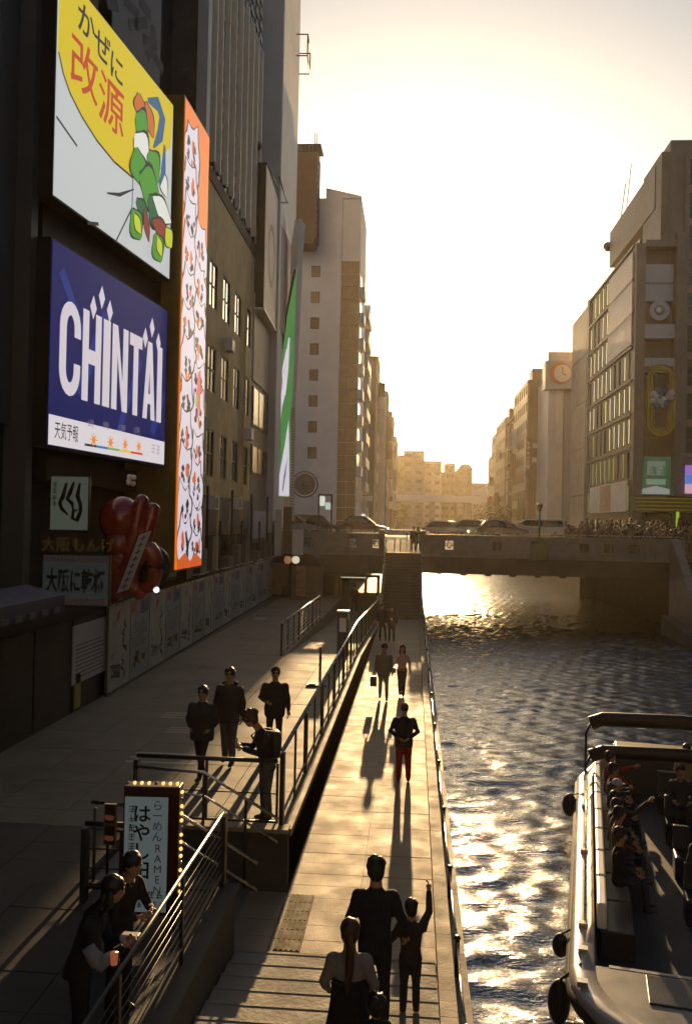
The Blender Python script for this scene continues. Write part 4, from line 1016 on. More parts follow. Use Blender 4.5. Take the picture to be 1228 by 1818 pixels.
# green sign and purple screen
cx0, cx1 = at_y(1139, 840, YR).x, at_y(1192, 840, YR).x
MB().box(cx0, cx1, YR+.4, YR+.8, zr(878), zr(810)).build('green_sign', scr('sign_green', 24, 62, 44), t)
MB().box(cx0+.55, cx1-.55, YR+.37, YR+.4, zr(843), zr(818)).build('green_sign_block', scr('sign_block', 80, 96, 88), t)
T = ori((0, YR+.36, 0), (1, 0, 0)); glyphs(MB(T), cx0+.75, zr(842), .85, 2, False, -.01, .12).build('lettering', scr('sign_green2', 30, 70, 50), t)
MB(T).box(cx0+.5, cx1-.5, .0, .03, zr(860), zr(850)).build('green_sign_line', scr('sign_block2', 90, 115, 100), t)
MB(T).prism([(cx0+.1, zr(877)), (cx1-.1, zr(877)), (cx1-.1, zr(868)), ((cx0+cx1)/2, zr(862)), (cx0+.1, zr(868))], .0, .03).build('white_arc', scr('sign_arc', 120, 125, 125), t)
# second bay, right of the pier
x2 = 40
MB().box(xm2, 70, YR+.3, YR+2.2, 3.6, zt+6).build('bay_wall', K['taupe'], t)
T = ori((xm2, YR+.3, 0), (1, 0, 0))
facade(t, T, 12, zr(810), zr(810)+29.5, 4, 9, 2.2, 2.6, K['taupe'], t=.3, bars=(1, 1), pane=mat('green_tinted_glass', (.05, .075, .06), .15, var=.2))
for k, c_ in enumerate(((190, 150, 170), (80, 110, 180), (130, 95, 175))):
    MB(T).box(.35, 6, -.7, -.4, zr(875)+k*(zr(825)-zr(875))/3, zr(875)+(k+1)*(zr(825)-zr(875))/3-.02).build('screen_band', scr('purple%d' % k, *c_), t)
# canopy with rows of yellow bulbs
MB().box(xr0-.2, 60, YR-1.6, YR-.25, zr(908), zr(882)).build('canopy', K['shopdark'], t)
for k in range(4): MB().box(xr0-.1, 60, YR-1.64, YR-1.6, zr(905-k*6.5)-.06, zr(905-k*6.5)+.06).build('bulb_row', scr('canopy_row%d' % k, 92, 84, 18, .8), t)
MB().box(xr0+.9, 60, YR+.2, YR+.6, 3.6, zr(910)).build('shop_window', K['glass_d'], t)
p = at_y(1201, 920, YR-1); MB().box(p.x-.12, p.x+.12, YR-1.2, YR-1, zr(935), zr(908)).build('green_tube', scr('green_tube', 140, 170, 30), t)
# rooftop volume with overhanging slab
xu = at_y(1172, 300, YR+1).x; z1 = at_y(1172, 268, YR+1).z; ye = at_x(1082, 400, xu).y
MB().box(xu+4.6, 70, YR+2.5, ye, zt-.1, z1-1).build('upper_wall', K['taupe'], t)
MB().box(xu, xu+4.6, YR+3.2, ye, z1-5.0, z1-.6).build('overhang_slab', K['taupe'], t)
MB().box(xu+.6, xu+2.2, YR+2.5, YR+3.98, zt-.1, z1).build('rooftop_fin', K['taupe'], t)
for k in range(8): MB().box(xu+3.7, xu+4.5, YR+5+k*2.6, YR+5.4+k*2.6, zt, z1-5.0).build('rooftop_column', K['taupe'], t)
MB().box(at_y(1176, 300, YR+.5).x, 70, YR+1.0, YR+8, zt, at_y(1176, 262, YR).z).build('tall_wall', K['taupe'], t)
MB().box(at_y(1192, 300, YR).x, 70, YR+.5, YR+7, zt, at_y(1190, 245, YR).z).build('tall_wall', K['taupe'], t)
m = MB(); m.tube((xu+.5, ye-3, z1-1), (xu+.9, ye-4, z1+4), .06, n=5).tube((xu+.9, ye-4, z1-1), (xu+1.3, ye-5, z1+6), .05, n=5).ell((xu-.1, ye+.5, z1-7.5), .8); m.ell((xu-.1, ye+.5, z1-2.2), .6); m.build('roof_gear', K['frame'], t)
MB().box(xr0+.3, xr0+.42, YR, yr1, zt, zt+.5).build('roof_rail', K['frame'], t)
# pale neighbour
t = thing('blank_neighbour', 'plain beige building with blank panelled wall next to the corner store', 'building', (xr0+8, yr1, 3.6))
zn = at_x(1030, 555, xr0).z
MB().box(xr0+.3, 60, yr1+.02, yr2, 3.6, zn).build('wall', K['beige_l'], t)
for k in range(5): MB().box(xr0+.1, xr0+.297, yr1+1.6, yr2-.1, 3.8+k*(zn-3.8)/5, 3.8+(k+1)*(zn-3.8)/5-.15).build('blank_panel', K['beige_l'], t)
MB().box(xr0-.1, xr0+.6, yr1+.03, yr1+1.4, 3.6, zn+.2).build('end_pier', K['taupe'], t)
# clock sign building
YC = yr2+3
def rowR(name, label, y0, y1, ul, vt, m, face, **k):
    p = at_y(ul, vt, y0); return slab_building(name, label, p.x, 60, y0, y1, p.z, m, face, side='R', **k)
a = at_y(968, 640, YC); c = at_y(1013, 690, YC)
t = thing('clock_sign_building', 'grey building carrying a roof sign with an orange ring and a letter board', 'building', (a.x+3, YC, 3.6))
x_ = at_y(972, 800, YC+2).x
MB().box(x_+.6, 60, YC+1.2, YC+18, 3.6, a.z-1).build('wall', K['ltgrey'], t)
for u0, u1, mm_ in ((970, 984, 'lilac'), (984, 997, 'cream'), (999, 1012, 'ltgrey')):
    q0 = at_y(u0, 800, YC+1).x; q1 = at_y(u1, 800, YC+1).x; MB().box(q0, q1, YC+.6, YC+1.2, 3.6, c.z-.2).build('facade_strip', K[mm_], t)
MB().box(a.x, c.x+1, YC, YC+3, c.z, a.z).build('sign_box', K['ltgrey'], t)
T = ori((0, YC-.02, 0), (1, 0, 0)); q = at_y(994, 663, YC); m = MB(T)
m.disk(q.x, q.z, 1.55, 1.55, -.02, 0, 28); m.build('orange_ring', mat('orange_print', (.6, .16, .04), .5), t)
MB(T).disk(q.x+.28, q.z, 1.2, 1.25, -.04, 0, 28).build('clock_face', K['cream'], t)
m = MB(T); m.stroke([(q.x+.28, q.z), (q.x+.28, q.z+.9)], .12, -.06).stroke([(q.x+.28, q.z), (q.x+.8, q.z-.3)], .12, -.06); m.build('clock_hand', K['frame'], t)
q = at_y(974, 641, YC)
m = MB(ori((q.x, YC+.3, q.z+.1), (1, 0, 0))); glyphs(m, .1, .2, 1.0, 3, False, 0, .13); m.build('roof_lettering', K['fin'], t)
m = MB(); m.box(q.x-.1, q.x+3.9, YC+.4, YC+.5, q.z+.02, q.z+1.4); m.build('letter_board', K['lilac'], t)
rowR('brown_office', 'brown flat-roofed office left of the clock sign', 146, 166, 936, 674, K['brown'], K['taupe'], cols=7, rows=9, ww=1.6, wh=1.6)
rowR('open_frame_building', 'narrow building with open balcony frames left of the brown office', 169, 186, 921, 712, K['taupe'], K['beige_l'], cols=6, rows=9, ww=1.6, wh=1.8, balc=K['conc'])
rowR('grey_gap_block', 'grey-brown block in the right bank row behind the open frames', 190, 212, 897, 740, K['ltgrey'], K['taupe'], cols=7, rows=8, ww=1.3, wh=1.4)
rowR('red_brown_block', 'reddish block near the far end of the right bank row', 228, 246, 883, 765, K['brown'], K['taupe'], cols=6, rows=7, ww=1.3, wh=1.4)
rowR('last_right_block', 'last low block of the right bank row', 270, 292, 877, 805, K['taupe'], K['taupe'], cols=6, rows=6, ww=1.3, wh=1.4)
# vertical shop sign on the row
p = at_y(934, 780, 148); t = thing('vertical_sign', 'dark blue vertical sign with pale letters on the brown office', 'sign', (p.x, 148, p.z))
MB().box(p.x-.45, p.x+.45, 145.5, 145.8, at_y(934, 850, 146).z, at_y(934, 778, 146).z).build('board', K['navy'], t)
m = MB(ori((p.x-.3, 145.46, 0), (1, 0, 0))); glyphs(m, 0, at_y(934, 790, 146).z, .65, 6, True, 0, .1); m.build('lettering', K['cream'], t)

# ---------------------------------------------------------------- left bank shops, signs, giant red octopus
t = thing('riverside_shop', 'dark riverside shop front at the left with notices on its wall', 'shop', (-9, 18, UP))
MB().box(-10.5, -8.35, 6, 23.6, UP-.1, 3.45).build('wall', K['shopdark'], t)
for k in range(7): MB().box(-8.35, -8.3, 8+k*2.2, 10.1+k*2.2, UP, 3.1).build('shutter_panel', K['shopdark'] if k % 2 else K['black'], t)
a = at_x(131, 1112, -8.28); c = at_x(186, 1190, -8.28)
MB().box(-8.3, -8.26, a.y, c.y, c.z, a.z).build('notice_board', K['ltgrey'], t)
m = MB(ori((-8.255, a.y, c.z), (0, 1, 0)))
for k in range(9): m.stroke([(.1, .15+k*.1), (c.y-a.y-.15-.1*(k % 3), .15+k*.1)], .03, 0)
m.build('notice_text', K['frame'], t)
a = at_x(131, 1196, -8.28); MB().box(-8.3, -8.26, a.y+.1, a.y+.45, a.z-.9, a.z-.05).build('yellow_notice', mat('yellow_card', (.3, .3, .04), .6), t)
a = at_x(4, 1052, -8.3)
t = thing('blue_awning', 'faded blue awning over the shop front at the left edge', 'awning', (-8, 16, 3.6))
m = MB(); m.prism([(-8.35, 4.15), (-7.5, 3.95), (-7.5, 3.6), (-8.35, 3.6)], 12, 18.6, 'y'); m.build('canopy', K['awn'], t)
for k in range(11): MB().box(-7.5, -7.47, 12+k*.6, 12.3+k*.6, 3.6, 3.72).build('valance_stripe', K['greyblue'], t)
def board(name, label, u0, v0, u1, v1, Y, face, art, dep=.12, legs=None):
    a = at_y(u0, v1, Y); c = at_y(u1, v0, Y); t = thing(name, label, 'sign', ((a.x+c.x)/2, Y, a.z)); T = ori((a.x, Y, a.z), (1, 0, 0)); W = c.x-a.x; H = c.z-a.z
    MB(T).box(-.03, W+.03, .003, dep, -.03, H+.03).build('board_back', K['black'], t); MB(T).box(0, W, -.02, 0, 0, H).build('sign_face', face, t)
    art(t, T, W, H); return t
gw = scr('dim_sign_white', 62, 66, 58); gk = K['black']
def art1(t, T, W, H):
    m = MB(T); m.stroke([(W*.42, H*.88), (W*.33, H*.62), (W*.25, H*.5), (W*.3, H*.4), (W*.48, H*.28)], [.07, .12, .1, .1, .04], -.03)
    m.stroke([(W*.62, H*.9), (W*.52, H*.7), (W*.45, H*.58), (W*.58, H*.5), (W*.62, H*.38)], [.06, .12, .1, .1, .05], -.03)
    m.stroke([(W*.78, H*.88), (W*.72, H*.64), (W*.8, H*.5), (W*.82, H*.36), (W*.72, H*.18), (W*.6, H*.22), (W*.62, H*.36), (W*.74, H*.38)], [.06, .12, .1, .1, .12, .1, .08, .04], -.03)
    m.build('brush_lettering', K['black'], t)
    m = MB(T); glyphs(m, W*.04, H*.8, H*.1, 4, True, -.03); m.build('lettering', K['frame'], t)
board('brush_letter_sign', 'pale square sign with big black brush lettering under the blue screen', 90, 847, 158, 940, 22.8, gw, art1)
def art2(t, T, W, H):
    m = MB(T); text_mb(m, '大阪もんげ', W*.04, H*.2, H*.78, -.03, bold=.01); m.build('lettering', scr('dim_yellow', 40, 35, 10), t)
board('yellow_letter_board', 'dark board with dim yellow lettering above the toast banner', 70, 950, 178, 982, 21.6, mat('dark_red_board', (.03, .012, .01), .6), art2)
def art3(t, T, W, H):
    m = MB(T); text_mb(m, '大阪に乾杯', W*.05, H*.3, H*.5, -.03, sx=(W*.9)/(H*.5*5), bold=.03); m.build('lettering', K['black'], t)
    m = MB(T)
    for k in range(22):
        for z0, z1 in ((.87, .98), (.03, .13)): m.poly([(W*(k+.15)/22, H*z0), (W*(k+.6)/22, H*z0), (W*(k+.6)/22, H*z1), (W*(k+.15)/22, H*z1)], -.03)
    m.build('red_stripe', mat('dim_red_print', (.25, .05, .04), .6), t)
board('toast_banner', 'grey banner reading 大阪に乾杯 with red dashes along both edges', 76, 988, 194, 1072, 20.6, scr('dim_banner', 34, 38, 36), art3)
# octopus
oY = 24.6; oc = at_y(222, 925, oY)
oz0 = at_y(240, 1075, oY).z
t = thing('giant_red_octopus', 'giant glossy red octopus figure holding a slanted banner above the fence', 'figure', (oc.x, oY+.2, 3.35))
hc = at_y(216, 922, oY)
m = MB(); m.ell(hc, (.62, .62, .66), 22, 16); m.ell(hc+Vector((.02, -.1, -.75)), (.46, .5, .5), 18, 12)
m.path([hc+Vector((0, 0, -.6)), hc+Vector((.05, 0, -1.3)), hc+Vector((.0, 0, -2.1))], [.42, .5, .55], 14)
m.build('head', K['red'], t)
def tent(pts, r0, r1):
    ps = [at_y(u, v, oY-.25) for u, v in pts]; fine = []
    for i in range(len(ps)-1):
        for k in range(4): fine.append(ps[i].lerp(ps[i+1], k/4))
    fine.append(ps[-1]); 
    for _ in range(3): fine = [fine[0]]+[(fine[i-1]+fine[i]*2+fine[i+1])/4 for i in range(1, len(fine)-1)]+[fine[-1]]
    n = len(fine); m = MB(); m.path(fine, [r0+(r1-r0)*i/(n-1) for i in range(n)], 12); m.ell(fine[-1], r1*1.02, 12, 8); m.ell(fine[0], r0, 12, 8); m.build('tentacle', K['red'], t)
tent([(226, 985), (240, 950), (246, 905), (252, 890)], .26, .2)
tent([(235, 1000), (258, 955), (268, 920), (272, 905)], .28, .2)
tent([(230, 1000), (262, 965), (280, 1000), (272, 1040), (250, 1045)], .3, .16)
tent([(215, 990), (195, 1020), (205, 1055)], .3, .2)
tent([(225, 1010), (232, 1040), (248, 1052)], .3, .2)
tent([(238, 1005), (262, 970), (270, 975)], .2, .18)
p0 = at_y(258, 946, oY-.6); p1 = at_y(218, 1050, oY-.6)
b = thing('slanted_banner', 'slanted white banner with writing held by the red octopus', 'banner', p1)
dd = (p1-p0); L_ = dd.length; ud = dd.normalized(); sd_ = Vector((.9, 0, .32)).normalized()*.17
MB().add([p0-sd_, p0+sd_, p1+sd_, p1-sd_, p0-sd_+Vector((0, .05, 0)), p0+sd_+Vector((0, .05, 0)), p1+sd_+Vector((0, .05, 0)), p1-sd_+Vector((0, .05, 0))], [(0,1,2,3),(4,5,6,7),(0,1,5,4),(1,2,6,5),(2,3,7,6),(3,0,4,7)]).build('banner_cloth', K['ltgrey'], b)
m = MB()
for k in range(8):
    c = p0.lerp(p1, (k+.7)/8.5)+Vector((0, -.006, 0)); q = sd_*.55
    m.add([c-q, c+q, c+q+ud*.03, c-q+ud*.03], [(0,1,2,3)]); m.add([c-q*.2-ud*.07, c+q*.2-ud*.07, c+q*.2+ud*.09, c-q*.2+ud*.09], [(0,1,2,3)])
m.build('banner_writing', K['black'], b, )
# headband with eye plate, dark wheel-like disc
m = MB(); q = at_y(270, 1005, oY+.4); m.ell(q, (.55, .3, .62), 18, 12); m.build('dark_globe', K['glass_d'], label='dark glossy globe behind the red octopus', cat='lamp')
q = at_y(235, 853, 26); m = MB()
for k in range(9): m.ell(q+Vector((random.uniform(-.14, .14), random.uniform(-.1, .1), random.uniform(-.12, .12))), .08, 8, 6)
m.build('white_lamp_cluster', K['white'], label='small cluster of white lamps hanging under the blue screen', cat='lamp')
q = at_z(278, 1047, 3.0); q = at_y(278, 1047, 24.3)
m = MB(); m.ell(q, .085, 12, 8); m.build('bright_lamp', scr('bright_lamp', 255, 255, 255, 1.6), label='bright bare white lamp glowing just above the fence', cat='lamp')
# shop roof behind the fence
t = thing('fence_side_shop', 'low dark shop building hidden behind the poster fence', 'shop', (-9.5, 40, UP))
MB().box(-10.5, -9.15, 23.7, 58, UP-.1, 3.3).build('wall', K['shopdark'], t)
for k in range(9):
    y = 33.5+k*2.6; m = MB(); m.box(-9.1, -8.7-.1*(k % 3), y, y+.9+.3*(k % 2), 3.3, 3.9+.5*(k % 3)); m.build('duct', K['greyblue'], t)
    m = MB(); m.tube((-8.9, y+1.4, 3.2), (-8.9, y+1.4, 5.6+(k % 2)*1.5), .06, n=6); m.build('pipe', K['dsteel'], t)
    MB().tube((-9.1, y+.5, 3.35), (-8.2, y+.9, 3.5), .025, n=6).build('bracket', K['steel'], t)
# ---------------------------------------------------------------- poster fence
fa = at_z(190, 1237, UP); fb = at_z(483, 1060, UP)
fd = (fb-fa); fd.z = 0; FL = fd.length; FT = ori((fa.x, fa.y, UP), fd); FH = at_T(FT, 190, 1080)[1]
t = thing('poster_fence', 'long white hoarding fence printed with repeated posters along the promenade', 'fence', (fa.x, fa.y, UP))
NP = 16; pw = FL/NP
pf = mat('poster_print', (.33, .35, .34), .6, var=.25, scale=2.5, stain=.2)
pf2 = mat('poster_print_cool', (.24, .28, .30), .6, var=.3, scale=3.5, stain=.2)
ik = mat('poster_dark_ink', (.035, .035, .045), .6); rk = mat('poster_red_ink', (.3, .05, .04), .6); bk = mat('poster_blue_ink', (.05, .07, .16), .6); ok_ = mat('poster_ochre_ink', (.3, .22, .08), .6)
rs = random.Random(11)
for i in range(NP):
    x0 = i*pw; m = MB(FT); m.box(x0+.012, x0+pw-.012, 0, .05, .08, FH); 
    pn = m.build('fence_panel', pf if i % 2 == 0 else pf2, t)
    k = MB(FT); r_ = MB(FT)
    if i % 2 == 0:   # brush lettering column
        r_.stroke([(x0+.5*pw, FH*.93), (x0+.42*pw, FH*.87), (x0+.35*pw, FH*.8)], [.06, .2, .05], -.004)
        xx = x0+.72*pw; z = FH*.80
        while z > FH*.18:
            k.stroke([(xx+rs.uniform(-.12, .12), z), (xx+rs.uniform(-.25, .2), z-.12), (xx+rs.uniform(-.15, .2), z-.25)], [rs.uniform(.05, .14), rs.uniform(.08, .2), .04], -.004); z -= .24
        for q in range(5): k.stroke([(x0+.1*pw+rs.uniform(0, .3), FH*(.2+.03*q)), (x0+.55*pw, FH*(.16+.03*q))], rs.uniform(.02, .09), -.004)
        glyphs(k, x0+.15*pw, FH*.38, .18, 3, True, -.005)
    else:
        r_.poly([(x0+.06*pw, FH*.86), (x0+.3*pw, FH*.86), (x0+.3*pw, FH*.96), (x0+.06*pw, FH*.97)], -.004)
        MB(FT).poly([(x0+.5*pw, FH*.8), (x0+.92*pw, FH*.82), (x0+.92*pw, FH*.97), (x0+.5*pw, FH*.97)], -.004).build('print', bk, pn)
        for q in range(9): k.stroke([(x0+.14*pw, FH*(.7-.035*q)), (x0+rs.uniform(.6, .88)*pw, FH*(.7-.035*q))], .018, -.004)
        for q in range(6): k.stroke([(x0+rs.uniform(.1, .8)*pw, FH*rs.uniform(.2, .34)), (x0+rs.uniform(.2, .9)*pw, FH*rs.uniform(.16, .36))], rs.uniform(.05, .15), -.005)
        MB(FT).poly([(x0+.4*pw, FH*.22), (x0+.6*pw, FH*.2), (x0+.62*pw, FH*.3), (x0+.45*pw, FH*.33)], -.006).build('print', ok_, pn)
    k.build('print', ik, pn); r_.build('print', rk, pn)
    MB(FT).box(x0-.02, x0+.012, -.01, .06, .08, FH).build('joint', K['frame'], t)
MB(FT).box(0, FL, -.03, .09, FH, FH+.06).build('top_trim', K['steel'], t); MB(FT).box(0, FL, -.02, .08, 0, .08).build('plinth', K['conc_dark'], t)
# ---------------------------------------------------------------- kiosk at the bridge end
p = at_z(520, 1062, UP); t = thing('corner_kiosk', 'dark kiosk with curved hood, round lamps and poster at the end of the promenade', 'kiosk', (p.x, p.y, UP))
x0 = at_y(517, 1040, 54).x; x1 = at_y(567, 1040, 54).x
MB().box(x0, x1, 54, 56.2, UP, 2.9).build('body', K['brown'], t)
m = MB(); n = 10; m.prism([(x0-.1, 2.9)]+[(x1-.9+1.0*math.sin(k/n*math.pi/2), 2.9+.8*math.cos(k/n*math.pi/2)) for k in range(n+1)], 53.9, 56.3); m.build('hood', K['black'], t)
MB().box(at_y(526, 1030, 53.9).x, at_y(542, 1030, 53.9).x, 53.93, 53.98, at_y(530, 1058, 54).z, at_y(530, 1002, 54).z).build('poster', mat('kiosk_poster', (.3, .14, .12), .5, var=.6, scale=5), t)
for u, v, c_ in ((525, 994, (200, 195, 165)), (511, 994, (130, 90, 60))):
    q = at_y(u, v, 53.6); MB().ell(q, .24, 14, 10).build('round_lamp', scr('round_lamp%d' % u, *c_), t); MB().tube(q, q+Vector((0, .6, 0)), .03).build('lamp_arm', K['dsteel'], t)
t = thing('promenade_end_store', 'dim store front with sign cabinets closing the far end of the promenade', 'shop', (-8, 57, UP))
MB().box(-9.2, x0-.05, 55.9, 57.8, UP, 3.4).build('wall', K['shopdark'], t)
for k, (u0, v0, u1, v1, mm_) in enumerate(((487, 905, 500, 985, 'ltgrey'), (502, 900, 518, 980, 'greyblue'), (519, 940, 538, 985, 'cream'), (484, 1000, 512, 1055, 'brown'), (500, 1040, 518, 1062, 'black'))):
    a = at_y(u0, v1, 55.6); c = at_y(u1, v0, 55.6); MB().box(a.x, c.x, 55.5, 55.85, a.z, c.z).build('sign_cabinet', K[mm_], t)
p = at_y(577, 920, 63)
t = thing('standing_sign', 'framed standing sign with two pale panels beside the bridge road', 'sign', (p.x, 63, 3.8))
a = at_y(564, 918, 63); c = at_y(590, 880, 63)
MB().box(a.x, a.x+.1, 63, 63.1, 3.8, c.z).box(c.x-.1, c.x, 63, 63.1, 3.8, c.z).box(a.x, c.x, 63, 63.1, c.z, c.z+.1).build('frame', K['dsteel'], t)
MB().box(a.x+.12, (a.x+c.x)/2-.02, 63, 63.06, c.z-.75, c.z-.05).build('pale_panel', scr('panel_a', 195, 205, 190), t); MB().box((a.x+c.x)/2+.02, c.x-.12, 63, 63.06, c.z-1.0, c.z-.5).build('pale_panel', scr('panel_b', 170, 185, 170), t)
# ---------------------------------------------------------------- ramen sign with bulbs
a = at_y(215, 1625, 10.2); c = at_y(318, 1400, 10.2)
t = thing('ramen_sign', 'upright white ramen signboard framed in red-black with a border of small bulbs', 'sign', ((a.x+c.x)/2, 10.2, UP))
T = ori((a.x, 10.2, a.z), (math.cos(R(4)), math.sin(R(4)), 0)); W = (c.x-a.x); H = c.z-a.z
MB(T).box(0, W, .003, .22, 0, H).build('case', mat('dark_red_case', (.035, .006, .005), .4), t, bevel=.01)
MB(T).box(W*.03, W*.80, -.01, 0, .05, H*.92).build('sign_face', scr('ramen_face', 74, 82, 82), t)
for x in (.06, W-.06): MB(T).box(x-.025, x+.025, .05, .15, UP-a.z, 0).build('leg', K['black'], t)
m = MB(T); text_mb(m, 'はやし田', W*.34, H*.74, H*.145, -.02, vertical=True, gap=1.0, bold=.02); m.build('brush_lettering', K['black'], t)
m = MB(T); text_mb(m, 'らーめん', W*.62, H*.83, H*.085, -.02, vertical=True, gap=.95); glyphs(m, W*.10, H*.80, H*.06, 8, True, -.02); glyphs(m, W*.14, H*.14, H*.06, 5, False, -.02); glyphs(m, W*.14, H*.07, H*.05, 6, False, -.02); m.build('lettering', mat('faded_ink', (.05, .06, .09), .6), t)
m = MB(T); text_mb(m, 'RAMEN', W*.64, H*.50, H*.085, -.02, vertical=True, gap=.95); m.build('lettering', mat('faded_red_ink', (.18, .05, .05), .6), t)
bl_ = scr('bulb_lit', 250, 205, 110, 1.3); bd = mat('bulb_unlit', (.3, .25, .18), .2)
on = MB().ell((0, 0, 0), .022, 10, 7).mesh('bulb', bl_); of = MB().ell((0, 0, 0), .022, 10, 7).mesh('bulb', bd)
for k in range(8): inst('bulb', of if k in (0, 4) else on, T @ Vector((W*(.05+k*.128), .04, H+.03)), t)
for k in range(15): inst('bulb', of if k in (1, 5, 10) else on, T @ Vector((W+.025, .02, H*(.96-k*.055))), t)
a = at_y(184, 1500, 10.4); c = at_y(207, 1428, 10.4)
t = thing('menu_board', 'small upright menu board with two food pictures left of the ramen sign', 'sign', (a.x, 10.4, UP))
MB().box(a.x, c.x, 10.4, 10.44, a.z, c.z).build('board', K['brown'], t); MB().box(a.x+.02, a.x+.05, 10.44, 10.47, UP, a.z).build('leg', K['black'], t)
for k in range(2):
    z = a.z+.02+k*(c.z-a.z)/2; MB().box(a.x+.015, c.x-.015, 10.39, 10.4, z, z+(c.z-a.z)/2-.03).build('picture', K['black'], t)
    MB(ori((0, 10.385, 0), (1, 0, 0))).poly([((a.x+c.x)/2+q_*.062, z+.07+w_*.045) for q_, w_ in ((-.9, -.5), (-.2, -.8), (.8, -.6), (1, .3), (.4, .7), (-.1, .5), (-.6, .9), (-1, .4))], 0).build('food_print', scr('food%d' % k, 70, 36, 24), t)
# ---------------------------------------------------------------- right bank buildings beside the viewer (outside the frame, they shade and mirror in the water)
for nm, lab, y0, y1, z1, mm_ in (('riverside_block', 'brown riverside block on the right bank beside the boat, outside the frame', 30, 50, 34, 'taupe'), ('riverside_block', 'grey riverside block on the right bank nearest the viewer, outside the frame', 6, 29.5, 30, 'conc'), ('riverside_block', 'dark riverside block on the right bank behind the viewer, outside the frame', -24, -13, 36, 'taupe')):
    slab_building(nm, lab, 20.5, 48, y0, y1, z1, K[mm_], K[mm_], side='R', cols=6, rows=8, ww=1.8, wh=1.9)
slab_building('riverside_block', 'dark block on the left bank behind the viewer, outside the frame', -34, -10.4, -26, 1.8, 40, K['taupe'], K['taupe'], side='L', cols=6, rows=9, ww=1.8, wh=1.9)
t = thing('riverside_block', 'tall block closing the view behind the viewer, outside the frame', 'building', (8, -45, 3.6))
MB().box(-8, XR+30, -60, -45, 3.5, 40).build('wall', K['taupe'], t)
